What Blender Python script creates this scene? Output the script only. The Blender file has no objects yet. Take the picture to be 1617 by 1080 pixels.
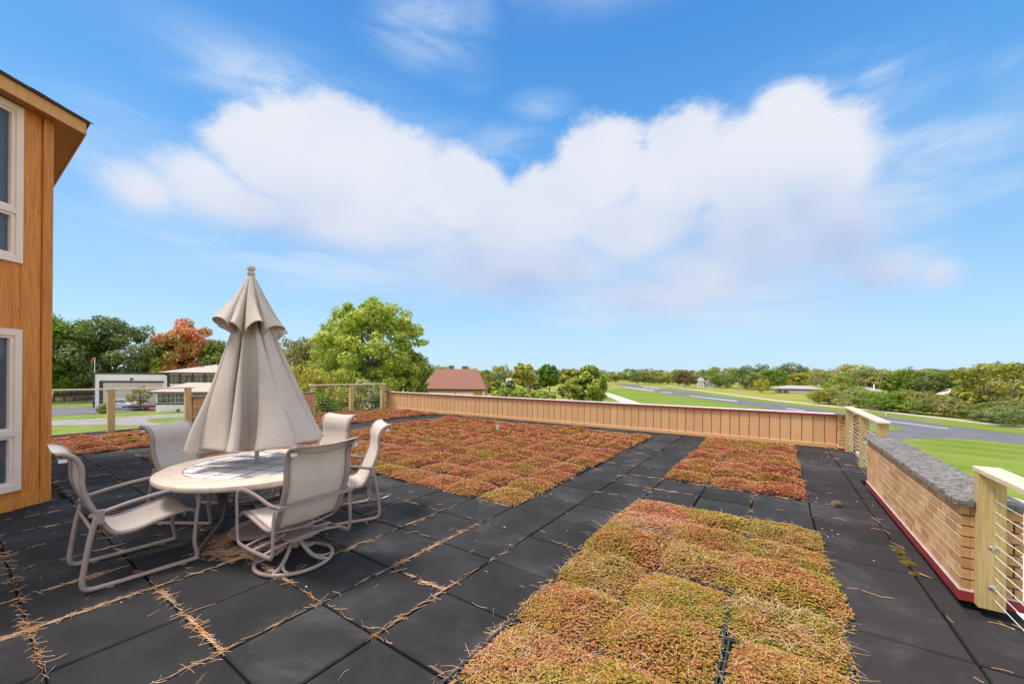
import bpy, math, random
import numpy as np
from mathutils import Vector, Matrix
random.seed(7)
RNG = np.random.default_rng(7)
R = math.radians
SC = bpy.context.scene
COL = SC.collection

# ------------------------------------------------------------------ camera
PX = 613.24 / 1617.0            # focal length in widths
HEAD = 0.5972                   # heading left of +Y
ROLL = 0.008
EYE = Vector((2.684, -2.155, 1.6505))
HOR = 590.2
cam_d = bpy.data.cameras.new('camera')
cam = bpy.data.objects.new('camera', cam_d); COL.objects.link(cam)
cam_d.sensor_fit = 'HORIZONTAL'; cam_d.sensor_width = 36
cam_d.lens = 36 * PX
cam_d.shift_y = (HOR - 540) / 1617
cam_d.shift_x = 0.0
cam_d.clip_start = 0.05; cam_d.clip_end = 6000
cam.matrix_world = (Matrix.Translation(EYE) @ Matrix.Rotation(HEAD, 4, 'Z')
                    @ Matrix.Rotation(math.pi / 2, 4, 'X') @ Matrix.Rotation(ROLL, 4, 'Z'))
SC.camera = cam

SUN_EL, SUN_AZ = 61.0, 216.0    # azimuth of the sun direction, degrees counter-clockwise from +X
EXPOSURE = 0.9
SC.view_settings.view_transform = 'Standard'
SC.view_settings.look = 'None'
SC.view_settings.exposure = EXPOSURE
SC.view_settings.gamma = 1
SC.view_settings.use_curve_mapping = False
SC.cycles.max_bounces = 6
SC.cycles.transparent_max_bounces = 8


def pix(px, py, z=0.0):
    """where the ray of a measured photo point meets the level z (used only to survey positions)"""
    f = 613.24
    X = (px - 808.5) / f; Y = (py - HOR) / f
    c, s = math.cos(ROLL), math.sin(ROLL)
    X, Y = X * c + Y * s, Y * c - X * s
    Z = (EYE.z - z) / Y
    return Vector((EYE.x - math.sin(HEAD) * Z + math.cos(HEAD) * X * Z,
                   EYE.y + math.cos(HEAD) * Z + math.sin(HEAD) * X * Z, z))


def project(v):
    d = Vector(v) - EYE
    Z = -d.x * math.sin(HEAD) + d.y * math.cos(HEAD)
    X = d.x * math.cos(HEAD) + d.y * math.sin(HEAD)
    return 808.5 + 613.24 * X / max(Z, .01), HOR + 613.24 * (-d.z) / max(Z, .01), Z


def at(px, Z, z=0.0):
    """point at depth Z along the column px"""
    X = (px - 808.5) / 613.24 * Z
    return Vector((EYE.x - math.sin(HEAD) * Z + math.cos(HEAD) * X,
                   EYE.y + math.cos(HEAD) * Z + math.sin(HEAD) * X, z))


def on_x(px, x0):
    k = (px - 808.5) / 613.24
    dx = -math.sin(HEAD) + math.cos(HEAD) * k; dy = math.cos(HEAD) + math.sin(HEAD) * k
    return EYE.y + (x0 - EYE.x) / dx * dy


def on_y(px, y0):
    k = (px - 808.5) / 613.24
    dx = -math.sin(HEAD) + math.cos(HEAD) * k; dy = math.cos(HEAD) + math.sin(HEAD) * k
    return EYE.x + (y0 - EYE.y) / dy * dx


# ------------------------------------------------------------------ node helpers
class NT:
    def __init__(s, tree): s.t = tree; s.n = tree.nodes; s.l = tree.links
    def new(s, typ, **kw):
        n = s.n.new(typ)
        for k, v in kw.items(): setattr(n, k, v)
        return n
    def link(s, a, b): s.l.new(a, b)
    def setv(s, sock, v):
        if hasattr(v, 'is_linked') or hasattr(v, 'node'): s.l.new(v, sock)
        else: sock.default_value = v
    def math(s, op, a, b=None, c=None, clamp=False):
        n = s.new('ShaderNodeMath', operation=op); n.use_clamp = clamp
        for i, v in enumerate((a, b, c)):
            if v is not None: s.setv(n.inputs[i], v)
        return n.outputs[0]
    def vmath(s, op, a, b=None, out=0):
        n = s.new('ShaderNodeVectorMath', operation=op)
        s.setv(n.inputs[0], a)
        if b is not None: s.setv(n.inputs[1], b)
        return n.outputs[out]
    def mix(s, f, a, b, typ='MIX'):
        n = s.new('ShaderNodeMix', data_type='RGBA', blend_type=typ)
        s.setv(n.inputs[0], f); s.setv(n.inputs[6], a); s.setv(n.inputs[7], b)
        return n.outputs[2]
    def noise(s, vec, scale, detail=3, rough=.55, dist=0):
        n = s.new('ShaderNodeTexNoise'); s.setv(n.inputs['Scale'], scale)
        n.inputs['Detail'].default_value = detail; n.inputs['Roughness'].default_value = rough
        n.inputs['Distortion'].default_value = dist
        if vec is not None: s.link(vec, n.inputs['Vector'])
        return n.outputs['Fac']
    def ramp(s, f, stops, interp='LINEAR'):
        n = s.new('ShaderNodeValToRGB'); cr = n.color_ramp; cr.interpolation = interp
        while len(cr.elements) < len(stops): cr.elements.new(0.5)
        for e, (p, c) in zip(cr.elements, stops):
            e.position = p; e.color = (*c, 1) if len(c) == 3 else c
        s.link(f, n.inputs[0]); return n.outputs[0]
    def maprange(s, v, a, b, c=0., d=1., typ='SMOOTHSTEP'):
        n = s.new('ShaderNodeMapRange', interpolation_type=typ)
        s.setv(n.inputs[0], v)
        for i, x in enumerate((a, b, c, d)): s.setv(n.inputs[i + 1], x)
        return n.outputs[0]
    def bump(s, h, strength, dist=.01):
        n = s.new('ShaderNodeBump'); n.inputs['Strength'].default_value = strength
        n.inputs['Distance'].default_value = dist; s.link(h, n.inputs['Height'])
        return n.outputs[0]


def c3(c): return (*c, 1.0)


def mat(name, build):
    m = bpy.data.materials.new(name); m.use_nodes = True
    t = NT(m.node_tree); t.n.clear()
    out = t.new('ShaderNodeOutputMaterial')
    p = t.new('ShaderNodeBsdfPrincipled')
    t.link(p.outputs[0], out.inputs[0])
    build(t, p, out)
    return m


def simple(name, a, b=None, scale=8, rough=.7, bump=0., bscale=60, metal=0., rnd=0., coord='Object', stretch=None, spec=.4, bdist=.004):
    """two colours mottled by noise, optional bump, optional value change per object"""
    b = b or tuple(x * .8 for x in a)
    def f(t, p, out):
        tc = t.new('ShaderNodeTexCoord'); v = tc.outputs[coord]
        if stretch: v = t.vmath('MULTIPLY', v, stretch)
        n = t.noise(v, scale, 5, .6)
        n = t.maprange(n, .3, .7)
        col = t.mix(n, c3(a), c3(b))
        if rnd:
            oi = t.new('ShaderNodeObjectInfo')
            k = t.math('MULTIPLY_ADD', oi.outputs['Random'], 2 * rnd, 1 - rnd)
            hsv = t.new('ShaderNodeHueSaturation'); t.link(k, hsv.inputs['Value']); t.link(col, hsv.inputs['Color'])
            col = hsv.outputs[0]
        t.link(col, p.inputs['Base Color'])
        p.inputs['Roughness'].default_value = rough
        p.inputs['Metallic'].default_value = metal
        p.inputs['Specular IOR Level'].default_value = spec
        if bump:
            h = t.noise(v, bscale, 4, .6)
            t.link(t.bump(h, bump, bdist), p.inputs['Normal'])
    return mat(name, f)


# ------------------------------------------------------------------ world: Nishita sky with cumulus and cirrus
def build_world():
    w = bpy.data.worlds.new('World'); SC.world = w; w.use_nodes = True
    t = NT(w.node_tree); t.n.clear()
    out = t.new('ShaderNodeOutputWorld'); bg = t.new('ShaderNodeBackground')
    sky = t.new('ShaderNodeTexSky'); sky.sky_type = 'NISHITA'; sky.sun_disc = False
    sky.sun_elevation = R(SUN_EL)
    # blender: rotation 0 puts the sun towards +Y, growing clockwise seen from above
    sky.sun_rotation = R((90 - SUN_AZ) % 360)
    sky.air_density = 1.0; sky.dust_density = 0.6; sky.ozone_density = 1.6
    tc = t.new('ShaderNodeTexCoord'); d = tc.outputs['Generated']
    # azimuth (radians left/right of north-west heading) and elevation
    rot = t.new('ShaderNodeVectorRotate', rotation_type='Z_AXIS'); t.link(d, rot.inputs['Vector'])
    rot.inputs['Angle'].default_value = -HEAD
    sp = t.new('ShaderNodeSeparateXYZ'); t.link(rot.outputs[0], sp.inputs[0])
    az = t.math('ARCTAN2', sp.outputs[0], sp.outputs[1])
    el = t.math('ARCSINE', sp.outputs[2])
    cb = t.new('ShaderNodeCombineXYZ'); t.link(az, cb.inputs[0]); t.link(el, cb.inputs[1])
    ae = cb.outputs[0]

    def ang(px, py):
        X = (px - 808.5) / 613.24; Y = (HOR - py) / 613.24
        return math.atan(X), math.atan(Y / math.sqrt(1 + X * X))
    blobs = [(225, 305, 85, 52), (325, 300, 105, 62), (430, 268, 105, 88), (530, 235, 110, 95), (600, 280, 110, 95), (725, 318, 88, 84),
             (810, 370, 120, 82), (880, 335, 100, 90), (945, 275, 92, 96), (1065, 290, 108, 108), (1160, 280, 95, 98),
             (1235, 225, 88, 98), (1300, 290, 110, 125), (1330, 370, 110, 120), (560, 360, 220, 70), (830, 425, 300, 80), (1120, 430, 300, 90), (1200, 380, 260, 120), (1400, 420, 130, 50), (1480, 425, 60, 38), (1010, 370, 170, 90), (1180, 350, 150, 110), (380, 330, 190, 50), (510, 300, 150, 70), (1060, 455, 330, 60)]
    wisps = [(675, 40, 110, 100, .5), (735, 95, 50, 60, .3), (430, 140, 170, 62, .55), (560, 190, 250, 60, .35), (780, 230, 180, 45, .3), (1385, 130, 60, 62, .45), (1500, 225, 200, 60, .5),
             (1590, 120, 90, 70, .4), (1560, 290, 150, 40, .3), (1450, 320, 110, 60, .4), (852, 168, 60, 32, .35), (1000, 500, 180, 34, .35), (1200, 470, 240, 50, .35), (480, 520, 120, 40, .2), (1060, 475, 480, 85, .6), (560, 420, 340, 70, .5), (1420, 250, 170, 190, .45), (200, 230, 170, 90, .3), (1250, 150, 150, 70, .3), (470, 150, 230, 80, .35)]
    g = bpy.data.node_groups.new('cloud_field', 'ShaderNodeTree')
    g.interface.new_socket('P', in_out='INPUT', socket_type='NodeSocketVector')
    g.interface.new_socket('Field', in_out='OUTPUT', socket_type='NodeSocketFloat')
    G = NT(g); gi = G.new('NodeGroupInput'); go = G.new('NodeGroupOutput')
    acc = None
    for (x, y, rx, ry) in blobs:
        a0, e0 = ang(x, y); a1, _ = ang(x + rx, y); _, e1 = ang(x, y - ry)
        q = G.vmath('SUBTRACT', gi.outputs[0], (a0, e0, 0))
        q = G.vmath('MULTIPLY', q, (1 / (a1 - a0), 1 / (e1 - e0), 0))
        L = G.vmath('LENGTH', q, out=1)
        v = G.math('SUBTRACT', 1.0, L)
        if acc is None: acc = v
        else:
            acc = G.math('SMOOTH_MAX', acc, v, .12)
    G.link(acc, go.inputs[0])

    def field(vec):
        n = t.new('ShaderNodeGroup'); n.node_tree = g; t.link(vec, n.inputs[0]); return n.outputs[0]
    dn = t.vmath('MULTIPLY', d, (1, 1, 1.5))
    n1 = t.noise(dn, 5.0, 8, .56, .3)
    n2 = t.noise(dn, 16.0, 6, .6)
    nn = t.math('ADD', t.math('MULTIPLY', t.math('SUBTRACT', n1, .5), .95), t.math('MULTIPLY', t.math('SUBTRACT', n2, .5), .22))
    n3 = t.noise(t.vmath('MULTIPLY', d, (3, 3, 5)), 9, 7, .68, 1.2)
    nn = t.math('ADD', nn, t.math('MULTIPLY', t.math('SUBTRACT', n3, .5), .30))
    F = t.math('ADD', t.math('ADD', field(ae), .13), nn)
    # softness: crisp on top, ragged below
    soft = t.maprange(el, .22, .50, 1.15, .34)
    dens = t.new('ShaderNodeMapRange', interpolation_type='SMOOTHSTEP')
    t.link(F, dens.inputs[0]); dens.inputs[1].default_value = -.02; t.link(soft, dens.inputs[2])
    dens = dens.outputs[0]
    up = t.vmath('ADD', ae, (-.03, .11, 0))
    Fu = t.math('ADD', field(up), t.math('MULTIPLY', nn, .9))
    low = t.maprange(el, .50, .17)
    mot = t.maprange(t.noise(dn, 3.2, 5, .5), .36, .66)
    thick = t.math('MULTIPLY', t.maprange(Fu, -.15, 1.1, 0, 1, 'LINEAR'), 1.0)
    thick = t.math('MULTIPLY', t.math('ADD', t.math('MULTIPLY', low, .75), t.math('MULTIPLY', mot, .45)), t.math('MULTIPLY_ADD', thick, .55, .45), clamp=True)
    # wisps
    wacc = None
    st = t.vmath('MULTIPLY', d, (2.2, 2.2, 9))
    wn = t.maprange(t.noise(st, 1.6, 7, .62, .8), .34, .72)
    for (x, y, rx, ry, a) in wisps:
        a0, e0 = ang(x, y); a1, _ = ang(x + rx, y); _, e1 = ang(x, y - ry)
        q = t.vmath('MULTIPLY', t.vmath('SUBTRACT', ae, (a0, e0, 0)), (1 / (a1 - a0), 1 / (e1 - e0), 0))
        L = t.vmath('LENGTH', q, out=1)
        v = t.maprange(L, 1.25, .1, 0, a)
        wacc = v if wacc is None else t.math('MAXIMUM', wacc, v)
    # unseen cloud outside the surveyed sky, brightened as fill light for the shade
    fill_cloud = t.maprange(t.noise(dn, 2.3, 8, .55, .2), .34, .56)
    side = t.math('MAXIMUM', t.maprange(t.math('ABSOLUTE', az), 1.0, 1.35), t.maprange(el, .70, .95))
    fill_cloud = t.math('MULTIPLY', t.math('MULTIPLY', fill_cloud, side), .85)
    wisp = t.math('MULTIPLY', wacc, t.math('MULTIPLY_ADD', wn, 1.25, .18), clamp=True)
    S = .12
    base = sky.outputs[0]
    hs = t.new('ShaderNodeHueSaturation'); hs.inputs['Saturation'].default_value = 1.22; hs.inputs['Hue'].default_value = .497
    hs.inputs['Value'].default_value = 1.0; t.link(base, hs.inputs['Color'])
    K = S * 2 ** EXPOSURE
    lit = (.86 / K, .88 / K, .94 / K, 1); shade = (.50 / K, .60 / K, .84 / K, 1)
    grad = t.ramp(t.maprange(el, 0, 1.0, 0, 1, 'LINEAR'), [(0, (.52, .77, .98)), (.12, (.43, .70, .97)), (.3, (.25, .55, .93)), (.5, (.12, .41, .88)), (.75, (.06, .28, .74)), (1, (.045, .2, .6))])
    grad = t.mix(1.0, grad, (1 / K, 1 / K, 1 / K, 1), 'MULTIPLY')
    clear = t.mix(.86, hs.outputs[0], grad)
    cc = t.mix(t.math('MULTIPLY', thick, .95), lit, shade)
    c = t.mix(wisp, clear, (.70 / K, .82 / K, .97 / K, 1))
    c = t.mix(t.math('MULTIPLY', dens, .94), c, cc)
    c = t.mix(fill_cloud, c, (1.5 / K, 1.46 / K, 1.42 / K, 1))
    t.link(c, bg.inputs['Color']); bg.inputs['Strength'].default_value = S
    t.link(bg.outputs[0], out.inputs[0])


build_world()
sun_d = bpy.data.lights.new('sun', 'SUN'); sun = bpy.data.objects.new('sun', sun_d); COL.objects.link(sun)
sun_d.energy = 2.3; sun_d.angle = R(16); sun_d.color = (1, .92, .82)
sd = Vector((math.cos(R(SUN_AZ)) * math.cos(R(SUN_EL)), math.sin(R(SUN_AZ)) * math.cos(R(SUN_EL)), math.sin(R(SUN_EL))))
sun.rotation_euler = sd.to_track_quat('Z', 'Y').to_euler()


# ------------------------------------------------------------------ mesh helpers
class MB:
    """collects verts / faces for ONE mesh"""
    def __init__(s): s.v = []; s.f = []; s.mi = []; s.m = 0
    def add(s, vs, fs):
        o = len(s.v); s.v += [tuple(v) for v in vs]
        s.f += [tuple(i + o for i in f) for f in fs]; s.mi += [s.m] * len(fs)
    def box(s, x0, x1, y0, y1, z0, z1, M=None, bev=0.):
        if bev:
            b = bev
            vs = []
            for (z, k) in ((z0, 0), (z1 - b, 0), (z1, b)):
                vs += [(x0 + k, y0 + k, z), (x1 - k, y0 + k, z), (x1 - k, y1 - k, z), (x0 + k, y1 - k, z)]
            fs = [(3, 2, 1, 0), (8, 9, 10, 11)]
            for r in (0, 4):
                for i in range(4):
                    j = (i + 1) % 4; fs.append((r + i, r + j, r + 4 + j, r + 4 + i))
        else:
            vs = [(x0, y0, z0), (x1, y0, z0), (x1, y1, z0), (x0, y1, z0), (x0, y0, z1), (x1, y0, z1), (x1, y1, z1), (x0, y1, z1)]
            fs = [(3, 2, 1, 0), (4, 5, 6, 7), (0, 1, 5, 4), (1, 2, 6, 5), (2, 3, 7, 6), (3, 0, 4, 7)]
        if M is not None: vs = [M @ Vector(v) for v in vs]
        s.add(vs, fs); return s
    def tube(s, pts, r, n=8, flat=1.0, up=(0, 0, 1), caps=True, smooth_pts=0):
        """sweep; r a number or list; flat squashes across 'up'"""
        P = [Vector(p) for p in pts]
        if smooth_pts: P = catmull(P, smooth_pts)
        N = len(P)
        if isinstance(r, (int, float)): rr = [r] * N
        else: rr = [r[0] + (r[-1] - r[0]) * i / (N - 1) for i in range(N)] if len(r) != N else r
        base = len(s.v); U = Vector(up); vs = []
        prev = None
        for i, p in enumerate(P):
            T = (P[min(i + 1, N - 1)] - P[max(i - 1, 0)]).normalized()
            A = T.cross(U)
            if A.length < .15: A = prev if prev is not None else T.cross(Vector((1, 0.01, 0)))
            A = (A - T * A.dot(T)).normalized(); B = A.cross(T).normalized()
            prev = A
            for k in range(n):
                a = 2 * math.pi * k / n
                vs.append(p + A * math.cos(a) * rr[i] + B * math.sin(a) * rr[i] * flat)
        fs = []
        for i in range(N - 1):
            for k in range(n):
                k2 = (k + 1) % n
                fs.append((i * n + k, i * n + k2, (i + 1) * n + k2, (i + 1) * n + k))
        if caps:
            fs.append(tuple(range(n))[::-1]); fs.append(tuple((N - 1) * n + k for k in range(n)))
        s.add(vs, fs); return s
    def lathe(s, prof, n=24, M=None):
        vs = []; fs = []
        for (r, z) in prof:
            for k in range(n):
                a = 2 * math.pi * k / n; vs.append(Vector((r * math.cos(a), r * math.sin(a), z)))
        for i in range(len(prof) - 1):
            for k in range(n):
                k2 = (k + 1) % n; fs.append((i * n + k, i * n + k2, (i + 1) * n + k2, (i + 1) * n + k))
        if prof[0][0] > 0: fs.append(tuple(range(n))[::-1])
        if prof[-1][0] > 0: fs.append(tuple((len(prof) - 1) * n + k for k in range(n)))
        if M is not None: vs = [M @ v for v in vs]
        s.add(vs, fs); return s
    def prism(s, poly, z0, z1, M=None):
        n = len(poly); ar = sum(poly[i][0] * poly[(i + 1) % n][1] - poly[(i + 1) % n][0] * poly[i][1] for i in range(n))
        if ar < 0: poly = poly[::-1]
        vs = [Vector((p[0], p[1], z0)) for p in poly] + [Vector((p[0], p[1], z1)) for p in poly]
        fs = [tuple(range(n))[::-1], tuple(range(n, 2 * n))] + [(i, (i + 1) % n, n + (i + 1) % n, n + i) for i in range(n)]
        if M is not None: vs = [M @ v for v in vs]
        s.add(vs, fs); return s
    def build(s, name, m=None, parent=None, smooth=False, mats=None, **props):
        me = bpy.data.meshes.new(name); me.from_pydata(s.v, [], s.f); me.update()
        for k in (mats or ([m] if m else [])): me.materials.append(k)
        if mats: me.polygons.foreach_set('material_index', s.mi)
        if smooth: me.polygons.foreach_set('use_smooth', [True] * len(me.polygons))
        o = bpy.data.objects.new(name, me); COL.objects.link(o)
        if smooth == 'auto': me.set_sharp_from_angle(angle=R(40))
        if parent is not None: o.parent = parent
        for k, v in props.items(): o[k] = v
        return o


def catmull(P, sub):
    out = []
    n = len(P)
    for i in range(n - 1):
        p0 = P[max(i - 1, 0)]; p1 = P[i]; p2 = P[i + 1]; p3 = P[min(i + 2, n - 1)]
        for k in range(sub):
            t = k / sub
            out.append(.5 * ((2 * p1) + (p2 - p0) * t + (2 * p0 - 5 * p1 + 4 * p2 - p3) * t * t + (3 * p1 - p0 - 3 * p2 + p3) * t ** 3))
    out.append(P[-1]); return out


def np_mesh(name, V, quads, mats, mi=None, tris=False):
    """fast mesh from numpy arrays; quads (n,4) or (n,3)"""
    k = quads.shape[1]
    me = bpy.data.meshes.new(name)
    me.vertices.add(len(V)); me.vertices.foreach_set('co', V.astype(np.float32).ravel())
    me.loops.add(quads.size); me.loops.foreach_set('vertex_index', quads.astype(np.int32).ravel())
    me.polygons.add(len(quads)); me.polygons.foreach_set('loop_start', np.arange(0, quads.size, k, dtype=np.int32))
    me.polygons.foreach_set('loop_total', np.full(len(quads), k, dtype=np.int32))
    for m in mats: me.materials.append(m)
    if mi is not None: me.polygons.foreach_set('material_index', mi.astype(np.int32))
    me.update(calc_edges=True); me.validate()
    return me


def link(name, me, parent=None, loc=None, rz=None, scale=None, **props):
    o = bpy.data.objects.new(name, me); COL.objects.link(o)
    if parent is not None: o.parent = parent
    if loc is not None: o.location = loc
    if rz is not None: o.rotation_euler = (0, 0, rz)
    if scale is not None: o.scale = scale
    for k, v in props.items(): o[k] = v
    return o


def thing(name, label, cat, loc=(0, 0, 0), rz=0, group=None):
    o = bpy.data.objects.new(name, None); COL.objects.link(o)
    o.empty_display_size = .2
    o.location = loc; o.rotation_euler = (0, 0, rz)
    o['label'] = label; o['category'] = cat
    if group: o['group'] = group
    return o


ORD = ['first', 'second', 'third', 'fourth', 'fifth', 'sixth', 'seventh', 'eighth', 'ninth', 'tenth', 'eleventh', 'twelfth', 'thirteenth', 'fourteenth',
       'fifteenth', 'sixteenth', 'seventeenth', 'eighteenth', 'nineteenth', 'twentieth'] 
for _t, _o in (('twenty', 'twentieth'), ('thirty', 'thirtieth'), ('forty', 'fortieth'), ('fifty', 'fiftieth'), ('sixty', 'sixtieth'), ('seventy', 'seventieth'), ('eighty', 'eightieth'), ('ninety', 'ninetieth')):
    if _t != 'twenty': ORD.append(_o)
    ORD += [_t + '-' + q for q in ORD[:9]]


# ------------------------------------------------------------------ materials
def m_tile(t, p, out):
    tc = t.new('ShaderNodeTexCoord'); v = tc.outputs['Object']
    geo = t.new('ShaderNodeNewGeometry'); oi = t.new('ShaderNodeObjectInfo')
    n = t.noise(geo.outputs['Position'], 2.2, 5, .6)
    n2 = t.noise(geo.outputs['Position'], 300, 2, .7)
    n3 = t.noise(geo.outputs['Position'], 1.1, 7, .7, .4)
    col = t.mix(t.maprange(n, .3, .7), c3((.022, .0215, .0225)), c3((.037, .0355, .037)))
    # older, browner tiles along the parapet
    sx = t.new('ShaderNodeSeparateXYZ'); t.link(geo.outputs['Position'], sx.inputs[0])
    br = t.maprange(sx.outputs[0], 2.95, 3.1, 0, 1)
    col = t.mix(br, col, c3((.034, .029, .030)))
    col = t.mix(t.maprange(n3, .48, .70, 0, .6), col, c3((.085, .083, .082)))
    sp_ = pix(405, 886); dd = t.vmath('LENGTH', t.vmath('SUBTRACT', geo.outputs['Position'], (sp_.x, sp_.y, 0)), out=1)
    st_ = t.math('MULTIPLY', t.maprange(t.noise(geo.outputs['Position'], 38, 5, .7), .40, .56), t.maprange(dd, .13, .05, 0, .75))
    col = t.mix(st_, col, c3((.16, .14, .10)))
    k = t.math('MULTIPLY_ADD', oi.outputs['Random'], .35, .82)
    k2 = t.math('MULTIPLY_ADD', n2, 1.3, .35)
    col = t.mix(1.0, col, t.mix(1.0, k, k2, 'MULTIPLY'), 'MULTIPLY')
    t.link(col, p.inputs['Base Color']); p.inputs['Roughness'].default_value = .85
    p.inputs['Specular IOR Level'].default_value = .22
    t.link(t.bump(n2, .6, .005), p.inputs['Normal'])
M_TILE = mat('rubber', m_tile)
M_MEMB = simple('dark_membrane', (.02, .02, .022), rough=.8)
M_TRAY = simple('black_plastic', (.022, .022, .025), (.04, .04, .045), rough=.45, bump=.1)


def m_wood_paint(name, a, b, knots=.5, rough=.6, axis=(14, 14, .9), rnd=.06):
    def f(t, p, out):
        tc = t.new('ShaderNodeTexCoord'); oi = t.new('ShaderNodeObjectInfo')
        geo = t.new('ShaderNodeNewGeometry')
        v = t.vmath('ADD', geo.outputs['Position'], t.vmath('MULTIPLY', oi.outputs['Random'], (3, 3, 3)))
        g = t.noise(t.vmath('MULTIPLY', v, axis), 3, 6, .65, .3)
        st = t.noise(t.vmath('MULTIPLY', v, (3, 3, 1)), 2.2, 6, .7, .6)
        col = t.mix(t.maprange(g, .35, .7), c3(a), c3(b))
        dk = t.maprange(st, .62, .8, 0, knots)
        col = t.mix(dk, col, c3(tuple(x * .45 for x in b)))
        ws = t.noise(t.vmath('MULTIPLY', v, (9, 9, .35)), 1.3, 6, .7)
        col = t.mix(t.maprange(ws, .50, .74, 0, knots * .7), col, c3(tuple(x * .6 for x in b)))
        vor = t.new('ShaderNodeTexVoronoi'); vor.inputs['Scale'].default_value = 3.2; t.link(v, vor.inputs['Vector'])
        kn = t.maprange(vor.outputs['Distance'], .02, .045, 1, 0)
        col = t.mix(t.math('MULTIPLY', kn, knots), col, c3(tuple(x * .25 for x in b)))
        k = t.math('MULTIPLY_ADD', oi.outputs['Random'], 2 * rnd, 1 - rnd)
        h = t.new('ShaderNodeHueSaturation'); t.link(k, h.inputs['Value']); t.link(col, h.inputs['Color'])
        t.link(h.outputs[0], p.inputs['Base Color'])
        p.inputs['Roughness'].default_value = rough
        t.link(t.bump(g, .25, .004), p.inputs['Normal'])
    return mat(name, f)
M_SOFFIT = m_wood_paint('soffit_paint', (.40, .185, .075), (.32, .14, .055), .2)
M_PANEL = m_wood_paint('tan_painted_wood', (.67, .385, .185), (.60, .335, .15), .2)
M_ORANGE = m_wood_paint('ochre_stained_wood', (.72, .265, .045), (.50, .165, .025), .6)
M_FASCIA = m_wood_paint('fascia_paint', (.68, .34, .12), (.58, .27, .09), .2)
M_PINE = m_wood_paint('raw_pine', (.56, .42, .19), (.40, .27, .10), .6, axis=(40, 40, 1.6), rnd=.1)
M_PINEPALE = m_wood_paint('weathered_pine', (.70, .62, .47), (.60, .48, .30), .3, axis=(30, 3, 30), rnd=.05)
M_RED = simple('red_flashing', (.30, .035, .04), (.22, .03, .03), rough=.45, scale=5)
M_WHITEM = simple('white_membrane', (.72, .70, .70), (.6, .58, .58), rough=.6)
M_STEEL = simple('steel', (.62, .62, .64), rough=.3, metal=.9)
M_CABLE = simple('steel_cable', (.80, .80, .80), (.66, .66, .67), rough=.4, metal=.15)
M_WHITE = simple('white_paint', (.86, .85, .84), (.78, .77, .76), rough=.6, scale=1.5)
M_CREAM = simple('cream_door', (.60, .53, .44), (.54, .47, .38), rough=.6, scale=1)
M_BROWNTRIM = simple('brown_trim', (.075, .035, .035), (.06, .03, .03), rough=.6)
M_FRAME = simple('window_frame_pinkish', (.88, .70, .60), (.82, .64, .54), rough=.5, scale=3)
M_CHAIR = simple('taupe_metal', (.335, .265, .24), (.29, .225, .20), rough=.42, scale=6, bump=.05, bscale=200)
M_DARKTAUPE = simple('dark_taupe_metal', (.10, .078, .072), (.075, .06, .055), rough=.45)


def m_sling(t, p, out):
    tc = t.new('ShaderNodeTexCoord'); v = tc.outputs['Object']
    w = t.new('ShaderNodeTexNoise'); w.inputs['Scale'].default_value = 260; t.link(v, w.inputs['Vector'])
    n = t.noise(v, 5, 5, .6)
    geo = t.new('ShaderNodeNewGeometry')
    front = t.mix(t.maprange(w.outputs['Fac'], .35, .65), c3((.54, .46, .40)), c3((.80, .73, .67)))
    front = t.mix(t.maprange(n, .5, .8, 0, .35), front, c3((.33, .29, .25)))
    t.link(front, p.inputs['Base Color']); p.inputs['Roughness'].default_value = .85
    p.inputs['Specular IOR Level'].default_value = .2
    t.link(t.bump(w.outputs['Fac'], .4, .002), p.inputs['Normal'])
    tr = t.new('ShaderNodeBsdfTranslucent'); t.link(front, tr.inputs[0])
    ms = t.new('ShaderNodeMixShader'); ms.inputs[0].default_value = .18
    t.link(p.outputs[0], ms.inputs[1]); t.link(tr.outputs[0], ms.inputs[2]); t.link(ms.outputs[0], out.inputs[0])
M_SLING = mat('woven_sling', m_sling)


def m_canopy(t, p, out):
    tc = t.new('ShaderNodeTexCoord'); v = tc.outputs['Object']
    w = t.noise(t.vmath('MULTIPLY', v, (1, 1, .5)), 240, 2, .6)
    n = t.noise(v, 3.5, 6, .6)
    n2 = t.noise(t.vmath('MULTIPLY', v, (8, 8, 1)), 3, 5, .6)
    col = t.mix(t.maprange(w, .3, .7), c3((.50, .42, .36)), c3((.70, .61, .54)))
    col = t.mix(t.maprange(n, .45, .8, 0, .35), col, c3((.40, .34, .30)))
    sx = t.new('ShaderNodeSeparateXYZ'); t.link(v, sx.inputs[0])
    t.link(col, p.inputs['Base Color']); p.inputs['Roughness'].default_value = .9
    p.inputs['Specular IOR Level'].default_value = .1
    t.link(t.bump(t.math('ADD', t.math('MULTIPLY', w, .25), n2), .35, .02), p.inputs['Normal'])
    tr = t.new('ShaderNodeBsdfTranslucent'); t.link(col, tr.inputs[0])
    ms = t.new('ShaderNodeMixShader'); ms.inputs[0].default_value = .12
    t.link(p.outputs[0], ms.inputs[1]); t.link(tr.outputs[0], ms.inputs[2]); t.link(ms.outputs[0], out.inputs[0])
M_CANOPY = mat('canopy_cloth', m_canopy)

M_TABLE = simple('cast_stone_rim', (.72, .58, .47), (.60, .47, .37), scale=9, rough=.55, bump=.2, bscale=90, spec=.4)


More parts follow.
